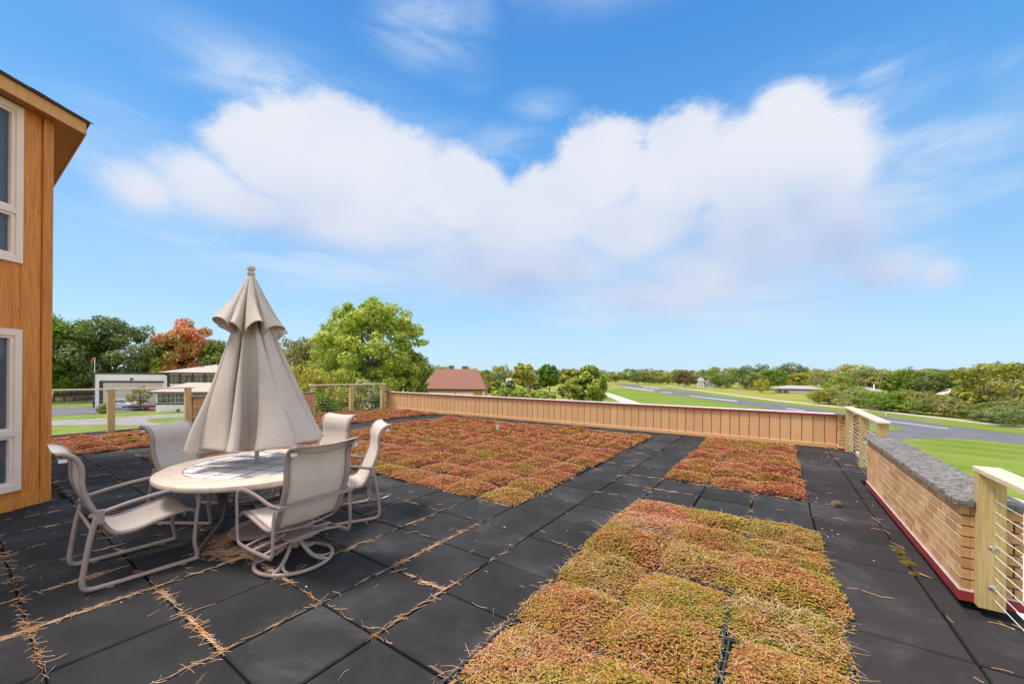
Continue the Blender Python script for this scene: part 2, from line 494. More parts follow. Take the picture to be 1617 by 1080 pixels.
def m_ttile(t, p, out):
    tc = t.new('ShaderNodeTexCoord'); geo = t.new('ShaderNodeNewGeometry')
    v = geo.outputs['Position']
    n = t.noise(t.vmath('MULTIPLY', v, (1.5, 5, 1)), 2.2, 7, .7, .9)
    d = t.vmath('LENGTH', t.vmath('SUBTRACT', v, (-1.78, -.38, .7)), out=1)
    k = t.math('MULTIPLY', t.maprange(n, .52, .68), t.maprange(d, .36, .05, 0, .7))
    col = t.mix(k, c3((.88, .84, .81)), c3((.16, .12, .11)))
    t.link(col, p.inputs['Base Color']); p.inputs['Roughness'].default_value = .6
M_TTILE = mat('table_tile', m_ttile)
M_GROUT = simple('dark_grout', (.07, .055, .05), rough=.9)


def m_brick(t, p, out):
    oi = t.new('ShaderNodeObjectInfo'); geo = t.new('ShaderNodeNewGeometry')
    n = t.noise(geo.outputs['Position'], 22, 6, .7); n2 = t.noise(geo.outputs['Position'], 140, 3, .7)
    c = t.ramp(oi.outputs['Random'], [(0, (.46, .23, .09)), (.25, (.66, .40, .20)), (.5, (.53, .29, .11)), (.75, (.68, .43, .22)), (1, (.40, .20, .065))])
    c = t.mix(t.maprange(n, .45, .75, 0, .5), c, c3((.32, .17, .08)))
    vor = t.new('ShaderNodeTexVoronoi'); vor.inputs['Scale'].default_value = 55; t.link(geo.outputs['Position'], vor.inputs['Vector'])
    c = t.mix(t.maprange(vor.outputs['Distance'], .08, .2, .55, 0), c, c3((.10, .06, .03)))
    t.link(c, p.inputs['Base Color']); p.inputs['Roughness'].default_value = .85
    t.link(t.bump(n2, .5, .004), p.inputs['Normal'])
M_BRICK = mat('tan_brick', m_brick)
M_MORTAR = simple('mortar', (.22, .13, .075), (.16, .10, .06), rough=.95, bump=.4)


def m_coping(t, p, out):
    geo = t.new('ShaderNodeNewGeometry'); v = geo.outputs['Position']
    n = t.noise(v, 22, 9, .82); n2 = t.noise(v, 110, 5, .75)
    c = t.mix(t.maprange(n, .42, .58), c3((.05, .045, .042)), c3((.25, .23, .205)))
    c = t.mix(t.maprange(n2, .5, .7, 0, .6), c, c3((.42, .40, .37)))
    t.link(c, p.inputs['Base Color']); p.inputs['Roughness'].default_value = .95
    t.link(t.bump(n2, .3, .004), p.inputs['Normal'])
M_COPING = mat('lichened_concrete', m_coping)


def m_sedum(t, p, out):
    geo = t.new('ShaderNodeNewGeometry'); v = geo.outputs['Position']; oi = t.new('ShaderNodeObjectInfo')
    n = t.noise(v, 1.5, 6, .62); n2 = t.noise(v, 8, 4, .6)
    sep = t.new('ShaderNodeSeparateColor'); t.link(oi.outputs['Color'], sep.inputs[0])
    rnd = geo.outputs['Random Per Island']
    k = t.math('ADD', t.math('MULTIPLY', t.math('SUBTRACT', n, .5), 1.7), t.math('MULTIPLY', t.math('SUBTRACT', n2, .5), .8))
    k = t.math('ADD', k, sep.outputs[0])
    k = t.math('ADD', k, t.math('MULTIPLY', t.math('SUBTRACT', rnd, .5), .55))
    c = t.ramp(k, [(0, (.55, .165, .10)), (.22, (.62, .26, .13)), (.42, (.54, .28, .075)), (.60, (.46, .285, .05)), (.78, (.44, .35, .05)), (1, (.24, .27, .045))])
    w = t.new('ShaderNodeTexWhiteNoise', noise_dimensions='1D'); t.link(rnd, w.inputs['W'])
    hs = t.new('ShaderNodeHueSaturation'); t.link(c, hs.inputs['Color'])
    t.link(t.math('MULTIPLY_ADD', w.outputs['Value'], .95, .36), hs.inputs['Value'])
    t.link(hs.outputs[0], p.inputs['Base Color']); p.inputs['Roughness'].default_value = .6
    p.inputs['Specular IOR Level'].default_value = .25
    tr = t.new('ShaderNodeBsdfTranslucent'); t.link(hs.outputs[0], tr.inputs[0])
    ms = t.new('ShaderNodeMixShader'); ms.inputs[0].default_value = .25
    t.link(p.outputs[0], ms.inputs[1]); t.link(tr.outputs[0], ms.inputs[2]); t.link(ms.outputs[0], out.inputs[0])
M_SEDUM = mat('sedum_leaf', m_sedum)
M_SOIL = simple('brown_soil', (.07, .045, .03), (.13, .085, .055), rough=.95, scale=60)
M_STRAW = simple('dry_straw', (.55, .36, .22), (.66, .47, .31), rough=.8, scale=30)
M_NEEDLE = simple('pine_needle', (.66, .33, .14), (.72, .50, .32), rough=.7, scale=7)


def leafmat(name, cols, patch=.35, tr=.3, hv=.8, sat=1.0):
    def f(t, p, out):
        geo = t.new('ShaderNodeNewGeometry'); tc = t.new('ShaderNodeTexCoord'); oi = t.new('ShaderNodeObjectInfo')
        v = t.vmath('ADD', tc.outputs['Object'], t.vmath('MULTIPLY', oi.outputs['Random'], (37, 17, 7)))
        n = t.noise(v, patch, 4, .6)
        rnd = geo.outputs['Random Per Island']
        k = t.math('ADD', t.maprange(n, .32, .68), t.math('MULTIPLY', t.math('SUBTRACT', rnd, .5), .5))
        c = t.ramp(k, [(i / (len(cols) - 1), x) for i, x in enumerate(cols)])
        w = t.new('ShaderNodeTexWhiteNoise', noise_dimensions='1D'); t.link(rnd, w.inputs['W'])
        hs = t.new('ShaderNodeHueSaturation'); t.link(c, hs.inputs['Color'])
        hs.inputs['Saturation'].default_value = sat
        b = t.math('MULTIPLY_ADD', oi.outputs['Random'], .3, -.15)
        t.link(t.math('ADD', t.math('MULTIPLY_ADD', w.outputs['Value'], hv, 1 - hv / 2), b), hs.inputs['Value'])
        t.link(hs.outputs[0], p.inputs['Base Color']); p.inputs['Roughness'].default_value = .55
        p.inputs['Specular IOR Level'].default_value = .25
        q = t.new('ShaderNodeBsdfTranslucent'); t.link(hs.outputs[0], q.inputs[0])
        ms = t.new('ShaderNodeMixShader'); ms.inputs[0].default_value = tr
        t.link(p.outputs[0], ms.inputs[1]); t.link(q.outputs[0], ms.inputs[2]); t.link(ms.outputs[0], out.inputs[0])
    return mat(name, f)
L_LIGHT = leafmat('light_green_leaf', [(.25, .33, .05), (.37, .45, .07), (.48, .51, .10)])
L_YELLOW = leafmat('yellow_green_leaf', [(.28, .29, .035), (.40, .37, .05), (.50, .44, .07)])
L_DARK = leafmat('dark_green_leaf', [(.15, .215, .075), (.20, .265, .085), (.26, .32, .10)])
L_MID = leafmat('mid_green_leaf', [(.17, .24, .05), (.24, .31, .06), (.33, .38, .085)])
L_BRIGHT = leafmat('bright_green_leaf', [(.10, .19, .015), (.16, .26, .02), (.21, .31, .03)])
L_OLIVE = leafmat('olive_leaf', [(.25, .27, .09), (.34, .34, .11), (.43, .41, .15)])
L_RED = leafmat('maple_leaf', [(.28, .32, .05), (.66, .36, .10), (.80, .29, .15), (.85, .33, .18)], patch=.16)
L_BROWN = leafmat('brown_leaf', [(.12, .10, .04), (.16, .10, .05), (.20, .13, .06)])
L_TWIG = leafmat('grey_twig', [(.25, .22, .19), (.32, .29, .24), (.2, .2, .09)])
M_BARK = simple('bark', (.16, .125, .095), (.09, .07, .055), scale=5, rough=.95, bump=.6, bscale=14, bdist=.05)


def m_grass(name, a, b, stripes=0., dirv=(1, 0, 0), per=2.0):
    def f(t, p, out):
        geo = t.new('ShaderNodeNewGeometry'); v = geo.outputs['Position']
        n = t.noise(v, .12, 6, .65); n2 = t.noise(v, 3.0, 4, .7)
        c = t.mix(t.maprange(n, .3, .7), c3(a), c3(b))
        c = t.mix(t.maprange(n2, .35, .75, 0, .35), c, c3(tuple(x * .6 for x in a)))
        if stripes:
            s = t.vmath('DOT_PRODUCT', v, dirv, out=1)
            w = t.math('SINE', t.math('MULTIPLY', s, 2 * math.pi / per))
            c = t.mix(t.maprange(w, -.4, .4, 0, stripes), c, c3(tuple(x * 1.15 for x in b)))
        t.link(c, p.inputs['Base Color']); p.inputs['Roughness'].default_value = .95
        p.inputs['Specular IOR Level'].default_value = .1
        t.link(t.bump(n2, .6, .06), p.inputs['Normal'])
    return mat(name, f)
G_FIELD = m_grass('field_grass', (.24, .26, .05), (.33, .31, .09))
G_LAWN = m_grass('mown_lawn', (.14, .20, .028), (.20, .265, .045), .3, (.35, .94, 0), 3.4)
M_ASPH = simple('asphalt', (.115, .115, .128), (.15, .15, .165), scale=.6, rough=.9, coord='Object', bump=.2, bscale=30)
M_GRAVEL = simple('grey_gravel', (.24, .225, .215), (.31, .29, .275), scale=1.2, rough=.95)
M_CONC = simple('pale_concrete', (.55, .50, .44), (.48, .43, .38), scale=.8, rough=.9)
M_PAINT = simple('runway_paint', (.42, .42, .43), (.30, .30, .32), scale=1.2, rough=.7)
M_MULCH = simple('red_mulch', (.32, .10, .06), (.25, .09, .05), scale=6, rough=.95)


def m_shingle(name, a, b, sc=6):
    def f(t, p, out):
        tc = t.new('ShaderNodeTexCoord'); v = tc.outputs['Object']
        n = t.noise(v, sc, 5, .8); oi = t.new('ShaderNodeObjectInfo')
        c = t.mix(t.maprange(n, .3, .7), c3(a), c3(b))
        hs = t.new('ShaderNodeHueSaturation'); t.link(c, hs.inputs['Color'])
        t.link(t.math('MULTIPLY_ADD', oi.outputs['Random'], .4, .8), hs.inputs['Value'])
        t.link(hs.outputs[0], p.inputs['Base Color']); p.inputs['Roughness'].default_value = .95
    return mat(name, f)
M_ROOFBROWN = m_shingle('brown_shingle', (.20, .088, .062), (.26, .125, .09))
M_ROOFTAN = m_shingle('tan_shingle', (.42, .355, .31), (.50, .43, .38))
M_ROOFGREY = m_shingle('grey_shingle', (.28, .27, .27), (.38, .37, .37))
M_ROOFDARK = m_shingle('dark_shingle', (.07, .05, .05), (.13, .09, .085), 20)
M_BUFF = simple('buff_wall', (.62, .47, .31), (.56, .42, .27), scale=1, rough=.8)
M_ORWALL = simple('garage_wall', (.58, .34, .13), (.52, .29, .10), scale=2, rough=.8)
M_MAROON = simple('maroon_wall', (.19, .05, .055), (.15, .04, .045), rough=.8)


def m_glass(t, p, out):
    p.inputs['Base Color'].default_value = (.16, .18, .22, 1); p.inputs['Roughness'].default_value = .04
    p.inputs['Specular IOR Level'].default_value = .9; p.inputs['Coat Weight'].default_value = .15; p.inputs['Coat Roughness'].default_value = .02
    tr = t.new('ShaderNodeBsdfTransparent'); tr.inputs[0].default_value = (.75, .80, .85, 1)
    ms = t.new('ShaderNodeMixShader'); ms.inputs[0].default_value = .58
    t.link(p.outputs[0], ms.inputs[1]); t.link(tr.outputs[0], ms.inputs[2]); t.link(ms.outputs[0], out.inputs[0])
M_GLASS = mat('window_glass', m_glass)
M_DGLASS = simple('dark_glass', (.06, .075, .07), (.20, .22, .20), scale=1.3, rough=.1, spec=.8)
M_CURTAIN = simple('curtain', (.55, .60, .70), (.75, .80, .88), stretch=(18, 18, .3), scale=1, rough=.9)
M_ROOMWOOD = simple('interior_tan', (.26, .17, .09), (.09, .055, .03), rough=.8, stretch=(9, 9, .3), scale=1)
M_CAR = simple('silver_paint', (.62, .63, .65), (.56, .57, .6), rough=.3, metal=.3, spec=.6)
M_BLACK = simple('black_rubber', (.02, .02, .02), rough=.7)
M_GREYBOX = simple('grey_box', (.42, .42, .44), (.36, .36, .38), rough=.5)
M_CONE = simple('pine_cone', (.17, .11, .075), (.3, .22, .16), scale=40, rough=.9)

# ------------------------------------------------------------------ ground
GZ = -3.6


def sheet(name, pts, m, lift=0.0, z=GZ, raw=False, **props):
    P = pts if raw else [pix(x, y, z) for x, y in pts]
    b = MB(); vs = [Vector((p[0], p[1], z + lift)) for p in P]
    n = len(vs); ar = sum(vs[i].x * vs[(i + 1) % n].y - vs[(i + 1) % n].x * vs[i].y for i in range(n))
    if ar < 0: vs = vs[::-1]
    b.add(vs, [tuple(range(n))])
    o = b.build(name, m, kind='structure', **props)
    return o


b = MB(); Rr = 3000.0
b.add([(math.cos(a * math.pi / 16) * Rr, math.sin(a * math.pi / 16) * Rr, GZ) for a in range(32)], [tuple(range(32))])
b.build('ground', G_FIELD, kind='structure')
# left: driveway, road and lawns round the white house
sheet('lawn', [(-60, 636.5), (150, 636.5), (150, 640.5), (-60, 643)], G_LAWN, 0.024)
sheet('driveway', [(-80, 645.5), (150, 641.5), (272, 642.5), (268, 647), (215, 650), (95, 656.5), (-80, 663)], M_ASPH, 0.036)
sheet('lawn', [(-80, 663), (95, 657), (215, 650), (268, 647.5), (330, 645), (420, 648), (420, 672), (330, 690), (-80, 740)], G_LAWN, 0.012)
sheet('road', [(-80, 667), (80, 664), (160, 661), (240, 655.5), (330, 652), (420, 650), (420, 654), (330, 657), (262, 660.5), (230, 663), (240, 668), (330, 669), (420, 668), (420, 673), (330, 675), (160, 671.5), (80, 672.5), (-80, 676)], M_GRAVEL, 0.036)
sheet('mulch_bed', [(222, 645), (262, 645), (268, 650), (225, 650)], M_MULCH, 0.060)
# right: lawns, runway, taxiway, cart path
sheet('lawn', [(945, 634), (952, 616), (1000, 612), (1060, 622), (1120, 630.5), (1208, 644), (1330, 667), (1345, 690), (1200, 720), (1000, 700)], G_LAWN, 0.018)
sheet('lawn', [(1361, 668), (1395, 671), (1433, 678), (1402, 681), (1361, 682.5), (1330, 690), (1300, 672)], G_LAWN, 0.048)
sheet('lawn', [(1400, 695), (1476, 692.5), (1540, 694.5), (1617, 703.5), (1760, 722), (1800, 800), (1617, 860), (1300, 860), (1200, 720)], G_LAWN, 0.048)
sheet('lawn', [(1052, 611), (1119, 620), (1218, 633.5), (1333, 646), (1393, 652), (1485, 663.5), (1617, 679), (1800, 703), (1800, 716), (1617, 686.5), (1504, 673), (1430, 662), (1344, 652), (1179, 632), (1060, 618.5)], G_LAWN, 0.024)
sheet('runway', [(968, 606), (985, 605.8), (1100, 620.5), (1179, 632.5), (1344, 652.5), (1430, 661), (1504, 673.5), (1617, 687), (1800, 712), (1800, 728), (1617, 703.5), (1540, 695), (1476, 693), (1400, 695), (1330, 700), (1300, 690), (1208, 645), (1119, 631.5), (1060, 623), (1020, 616)], M_ASPH, 0.030)
sheet('cart_path', [(1052, 609.3), (1119, 618), (1218, 631), (1333, 643.2), (1393, 649), (1485, 659.8), (1617, 674.8), (1800, 697), (1800, 701), (1617, 677.6), (1485, 661.8), (1393, 651), (1333, 645.2), (1218, 632.8), (1119, 619.2), (1052, 610)], M_CONC, 0.048)
sheet('concrete_path', [(948, 620.5), (962, 620.5), (1012, 637), (1040, 648), (1005, 652), (985, 638)], M_CONC, 0.042)
for q in ([(1088, 624.6), (1090, 626.3), (1163, 635), (1166, 633.2)], [(1242, 644.7), (1240, 646.3), (1270, 650), (1272, 648.6)], [(1362, 659.2), (1362, 661), (1399, 666), (1497, 678.6), (1497, 676.8), (1399, 664.4)],
          [(1036, 619), (1050, 620), (1074, 622.3), (1060, 620.8)], [(985, 612.2), (1030, 618), (1036, 616.6), (990, 611)], [(1042, 618.6), (1046, 620.3), (1062, 621.5), (1060, 619.8)], [(1012, 611.8), (1040, 614.5), (1044, 613.4), (1016, 610.8)]):
    sheet('runway_marking', q, M_PAINT, .060)
# yard below the right parapet
sheet('concrete_apron', [(1540, 768), (1640, 800), (1760, 850), (1760, 900), (1640, 876), (1560, 830)], M_CONC, 0.066)
sheet('asphalt_strip', [(1560, 830), (1640, 876), (1760, 900), (1760, 925), (1640, 890), (1560, 850)], M_ASPH, 0.072)
sheet('white_slab', [(1480, 850), (1560, 850), (1640, 890), (1800, 925), (1800, 1400), (1400, 1400)], M_WHITE, 0.078)

# ------------------------------------------------------------------ roof deck
T = .61
XL, YB, XR = -12.2, 9.49, 3.83
b = MB(); b.box(XL - .15, 4.15, -9.5, 9.75, -.32, -.065)
deck = b.build('roof_deck', M_MEMB, kind='structure')
b = MB(); b.box(XL - .05, 4.05, -9.4, 9.65, GZ + .03, -.32)
lower = b.build('building_wall', M_ORWALL); lower['kind'] = 'structure'
# metal edge along the left roof line
b = MB(); b.box(XL - .17, XL - .02, -9.5, 9.6, -.30, .015); b.build('roof_edge', M_BROWNTRIM, deck)
b = MB(); b.box(4.13, 4.19, 5.75, 9.3, -.30, .02).box(4.13, 4.19, -9.4, 2.1, -.30, .02); b.build('roof_edge', M_WHITEM, deck)


def is_bed(i, j):
    """tile cells taken by sedum trays"""
    if 2 <= i < 5 and -6 <= j < 5: return 'near'
    if 2 <= i < 5 and 7 <= j < 15: return 'mid'
    if -12 <= i < 0 and 3 <= j < 14: return 'big'
    if -12 <= i < -8 and 0 <= j < 3: return 'big'
    if -19 <= i < -14 and -3 <= j < 15: return 'strip'
    return None


def house_side(x, y):       # inside the house footprint?
    s = (x + 4.93) * .843 + (y + 1.35) * .539
    return s < -.05 and y < -1.3


tb = MB(); tb.box(-.2975, .2975, -.2975, .2975, -.05, 0, bev=.009)
cand = []
for i in range(-20, 9):
    for j in range(-7, 16):
        if is_bed(i, j): continue
        x, y = (i + .5) * T, (j + .5) * T
        if i >= 6: x0 = i * T
        if x > XR + .4 or y > YB or house_side(x, y): continue
        px, py, Z = project((x, y, 0))
        if Z < .6 and not (Z > -.2): continue
        vis = False
        for (dx, dy) in ((-.3, -.3), (.3, -.3), (.3, .3), (-.3, .3)):
            qx, qy, qz = project((x + dx, y + dy, 0))
            if qz > .3 and -60 < qx < 1680 and qy < 1140: vis = True
        if not vis: continue
        cand.append((Z, i, j, x, y))
cand.sort()
tile_me = None
rest = MB()
for k, (Z, i, j, x, y) in enumerate(cand):
    jx, jy, jr = random.uniform(-.004, .004), random.uniform(-.004, .004), random.uniform(-.006, .006)
    tz = random.uniform(-.004, .003)
    w = 1.0
    if i == 6:   # narrow cut row against the brick parapet
        xe = 3.80 if 1.9 < y < 5.8 else 4.12
        w = (xe - 6 * T) / T; x = 6 * T + (xe - 6 * T) / 2
    if j == 15:
        jy = -.14
    if j == 15 or (y > YB - .3): continue
    if k < 292:
        if tile_me is None:
            o = tb.build('tile', M_TILE, deck); tile_me = o.data
        else: o = link('tile', tile_me, deck)
        o.location = (x + jx, y + jy, tz); o.rotation_euler = (random.uniform(-.004, .004), random.uniform(-.004, .004), jr)
        if w != 1: o.scale = (w * .98, 1, 1)
    else:
        rest.box(x - .300 * w, x + .300 * w, y - .300, y + .300, -.05, tz, bev=.006)
# thin row against the back wall
for i in range(-20, 7):
    x = (i + .5) * T
    if -19 <= i < -14 or 2 <= i < 5: continue
    x1 = min((i + 1) * T - .005, 3.8)
    rest.box(i * T + .005, x1, 15 * T + .006, YB - .03, -.05, -.001, bev=.006)
rest.build('tile_field', M_TILE, deck, kind='stuff')

# ------------------------------------------------------------------ sedum trays
def sedum_mesh(seed, nros, leaf, bare=0.0, straw=60, h=.15):
    r = np.random.default_rng(seed)
    # mound height field
    cx, cy = r.uniform(-.035, .035, 2)
    bx = r.uniform(-.24, .24, (7, 2)); bh = r.uniform(.25, 1, 7); bs = r.uniform(.07, .17, 7)
    def H(x, y):
        ex = np.clip(1 - np.abs((x - cx) / (.34 if True else 1)) ** 2.4, 0, 1); ey = np.clip(1 - np.abs((y - cy) / .34) ** 2.4, 0, 1)
        s = np.zeros_like(x)
        for (a, c), hh, ss in zip(bx, bh, bs): s += hh * np.exp(-((x - a) ** 2 + (y - c) ** 2) / ss ** 2)
        s = s / 1.9 + .10 * np.sin(x * 31 + seed) * np.sin(y * 27 + seed * 2)
        return .006 + h * (ex * ey) ** .9 * (.42 + .58 * (1 - np.exp(-1.5 * np.clip(s, 0, 3))))
    # base mound
    g = 19; xs = np.linspace(-.29, .29, g); X, Y = np.meshgrid(xs, xs)
    Zb = H(X, Y) - .022
    Vb = np.stack([X.ravel(), Y.ravel(), Zb.ravel()], 1)
    idx = np.arange(g * g).reshape(g, g)
    Qb = np.stack([idx[:-1, :-1].ravel(), idx[:-1, 1:].ravel(), idx[1:, 1:].ravel(), idx[1:, :-1].ravel()], 1)
    # rosettes
    x = r.uniform(-.315, .315, nros); y = r.uniform(-.315, .315, nros)
    e = .012 * np.sin(x * 40 + seed) + .012 * np.sin(y * 37)
    keep = (np.abs(x) < .30 + e) & (np.abs(y) < .30 + e)
    hh = H(x, y)
    keep &= r.uniform(0, 1, nros) < np.clip((hh - .014) / .026, .07, 1)
    if bare:
        ang = r.uniform(0, 6.28); ax, ay = .17 * np.cos(ang), .17 * np.sin(ang)
        keep &= ~(((x - ax) ** 2 + (y - ay) ** 2 < .13 ** 2) & (r.uniform(0, 1, nros) < bare))
    x, y, hh = x[keep], y[keep], hh[keep]; n = len(x)
    z = hh + r.uniform(-.016, .010, n)
    k = 4
    th = np.repeat(r.uniform(0, 6.28, n), k) + np.tile(np.arange(k) * 6.28 / k, n) + r.uniform(-.4, .4, n * k)
    px, py, pz = np.repeat(x, k), np.repeat(y, k), np.repeat(z, k)
    L = leaf * r.uniform(.7, 1.4, n * k); W = L * r.uniform(.35, .55, n * k)
    lift = r.uniform(-.1, 1.1, n * k)
    dx, dy, dz = np.cos(th) * np.cos(lift), np.sin(th) * np.cos(lift), np.sin(lift)
    sx, sy = -np.sin(th), np.cos(th)
    c = np.stack([px, py, pz], 1); d = np.stack([dx, dy, dz], 1) * L[:, None]; s = np.stack([sx, sy, 0 * sx], 1) * W[:, None]
    A = c; B = c + d * .5 + s; C = c + d; D = c + d * .5 - s
    Vl = np.stack([A, B, C, D], 1).reshape(-1, 3)
    nl = n * k
    Ql = np.arange(nl * 4).reshape(nl, 4) + len(Vb)
    # dry straws
    if straw:
        p0 = np.stack([r.uniform(-.3, .3, straw), r.uniform(-.3, .3, straw), np.zeros(straw)], 1)
        p0[:, 2] = H(p0[:, 0], p0[:, 1]) + r.uniform(0, .02, straw)
        a = r.uniform(0, 6.28, straw); ll = r.uniform(.04, .13, straw); up = r.uniform(-.1, .35, straw)
        dv = np.stack([np.cos(a) * ll, np.sin(a) * ll, up * ll], 1)
        sv = np.stack([-np.sin(a), np.cos(a), 0 * a], 1) * .0011
        mid = p0 + dv * .5 + np.stack([r.normal(0, .006, straw), r.normal(0, .006, straw), r.uniform(0, .012, straw)], 1)
        tip = p0 + dv
        Vs = np.stack([p0 - sv, p0 + sv, mid + sv, mid - sv, tip + sv * .6, tip - sv * .6], 1).reshape(-1, 3)
        o = np.arange(straw) * 6 + len(Vb) + len(Vl)
        Qs = np.concatenate([np.stack([o, o + 1, o + 2, o + 3], 1), np.stack([o + 3, o + 2, o + 4, o + 5], 1)])
    else: Vs = np.zeros((0, 3)); Qs = np.zeros((0, 4), int)
    V = np.concatenate([Vb, Vl, Vs]); Q = np.concatenate([Qb, Ql, Qs])
    mi = np.concatenate([np.zeros(len(Qb)), np.ones(len(Ql)), np.full(len(Qs), 2)])
    return np_mesh('sedum', V, Q, [M_SOIL, M_SEDUM, M_STRAW], mi)


SED_NEAR = [sedum_mesh(11 + s, 6500, .0105, (0, 0, .5, 0, 0, .8, 0, .3)[s], (40, 80, 200, 60, 30, 300, 50, 120)[s]) for s in range(8)]
SED_MID = [sedum_mesh(41 + s, 2600, .018, (0, 0, .5, 0, .3, 0)[s], 40, h=.14) for s in range(6)]
SED_FAR = [sedum_mesh(71 + s, 1000, .030, 0, 0, h=.13) for s in range(4)]


def tray_mesh():
    b = MB(); a = .298; z0, z1 = -.03, .022; w = .012
    b.box(-a, a, -a, a, z0, -.008)
    for s in (-1, 1):
        b.box(min(s * a, s * (a - w)), max(s * a, s * (a - w)), -a, a, -.008, z1)
        b.box(-a + w + .0005, a - w - .0005, min(s * a, s * (a - w)), max(s * a, s * (a - w)), -.008, z1 - .001)
    me = bpy.data.meshes.new('tray'); me.from_pydata(b.v, [], b.f); me.materials.append(M_TRAY); return me
TRAY = tray_mesh()
BEDNAME = {'near': 'front bed by brick parapet', 'mid': 'narrow bed against tan wall', 'big': 'wide middle bed', 'strip': 'strip bed by left railing'}
cells = []
for i in range(-20, 6):
    for j in range(-7, 15):
        bd = is_bed(i, j)
        if not bd: continue
        x, y = (i + .5) * T, (j + .5) * T
        if house_side(x, y): continue
        ok = False
        for (dx, dy) in ((-.3, -.3), (.3, -.3), (.3, .3), (-.3, .3)):
            qx, qy, qz = project((x + dx, y + dy, .05))
            if qz > .35 and -40 < qx < 1660 and qy < 1180: ok = True
        if not ok: continue
        Z = project((x, y, 0))[2]
        cells.append((Z, bd, i, j, x, y))
cells.sort()
jmin = {}
for c in cells: jmin[c[1]] = min(jmin.get(c[1], 99), c[3])
SPECIAL = {(-1, 3): .52, (-1, 4): .42, (-4, 6): .62, (-2, 5): .55, (-3, 9): .5, (-16, 1): .6, (-17, 0): .65, (2, 13): .2, (3, 13): .6}
LEFT0 = {'near': 2, 'mid': 2, 'big': -12, 'strip': -19}
NUMR = {'near': 5, 'mid': 5, 'big': 0, 'strip': -14}
_g = np.random.default_rng(5).uniform(0, 1, (64, 64))
def sn(x, y):
    i, j = math.floor(x), math.floor(y); u, v = x - i, y - j; u = u * u * (3 - 2 * u); v = v * v * (3 - 2 * v)
    f = lambda a, b_: _g[a % 64, b_ % 64]
    return (f(i, j) * (1 - u) + f(i + 1, j) * u) * (1 - v) + (f(i, j + 1) * (1 - u) + f(i + 1, j + 1) * u) * v
far_v = []; far_q = []; far_n = 0; far_m = []
for n, (Z, bd, i, j, x, y) in enumerate(cells):
    fb = sn(x * .9 + 3, y * .9)
    base_, tone = {'near': (.50, .20), 'mid': (.27, .16), 'big': (.29, .2), 'strip': (.25, .15)}[bd]
    bias = base_ + tone * (fb - .5) + random.uniform(-.05, .05) + (max(0, 5 - j) * .03 if bd == 'big' else 0) + (.07 if bd == 'near' and i == 4 else 0) - (.22 if bd == 'near' and (i, j) == (2, 4) else 0)
    bias = SPECIAL.get((i, j), bias)
    hue = 'salmon red' if bias < .15 else 'rusty orange' if bias < .35 else 'olive orange' if bias < .5 else 'yellow green' 
    if n < 296:
        me = random.choice(SED_NEAR if Z < 4.2 else SED_MID if Z < 9 else SED_FAR)
        row = j - jmin[bd]; coln = NUMR[bd] - 1 - i
        lab = '%s sedum tray, %s, %s row back, %s' % (hue, BEDNAME[bd], ORD[row], 'rightmost' if coln == 0 else ORD[coln] + ' from right')
        tr = link('sedum_tray', TRAY, None, (x + random.uniform(-.004, .004), y + random.uniform(-.004, .004), random.uniform(-.006, .004)),
                  random.uniform(-.012, .012), label=lab, category='plant tray', group='sedum trays')
        s = link('sedum', me, tr, (0, 0, 0), random.choice([0, 1, 2, 3]) * math.pi / 2, kind='stuff')
        hz = .50 + .55 * sn(x * 1.3 + 9, y * 1.3 + 2) + random.uniform(-.12, .22)
        inner = all(is_bed(i + a_, j + b_) for a_, b_ in ((1, 0), (-1, 0), (0, 1), (0, -1)))
        q_ = .045 if inner else .018
        if bd == 'near' and random.random() < .38: hz *= 1.12; inner = 2
        s.scale = (random.uniform(1.0, 1.16 if inner else 1.08) + (.12 if inner == 2 else 0), random.uniform(1.0, 1.16 if inner else 1.08) + (.12 if inner == 2 else 0), hz); s.location = (random.uniform(-q_, q_), random.uniform(-q_, q_), 0)
        s.rotation_euler = (0, 0, s.rotation_euler[2] + random.uniform(-.06, .06))
        s.color = (max(0, bias), 0, 0, 1)
    else:
        me = random.choice(SED_FAR); V = np.zeros(len(me.vertices) * 3); me.vertices.foreach_get('co', V); V = V.reshape(-1, 3) + (x, y, 0)
        Q = np.zeros(len(me.loops), int); me.loops.foreach_get('vertex_index', Q); M_ = np.zeros(len(me.polygons), int); me.polygons.foreach_get('material_index', M_)
        far_v.append(V); far_q.append(Q.reshape(-1, 4) + far_n); far_m.append(M_); far_n += len(V)
if far_v:
    me = np_mesh('sedum_mat', np.concatenate(far_v), np.concatenate(far_q), [M_SOIL, M_SEDUM, M_STRAW], np.concatenate(far_m))
    o = link('sedum_mat', me, None, label='reddish sedum covering the far end of the strip bed', category='sedum', kind='stuff'); o.color = (.12, 0, 0, 1)

# ------------------------------------------------------------------ pine needles and litter on the deck
_h = np.random.default_rng(8).uniform(0, 1, (64, 64))
def sn2(x, y):
    i, j = math.floor(x), math.floor(y); u, v = x - i, y - j
    f = lambda a, b_: _h[a % 64, b_ % 64]
    return (f(i, j) * (1 - u) + f(i + 1, j) * u) * (1 - v) + (f(i, j + 1) * (1 - u) + f(i + 1, j + 1) * u) * v


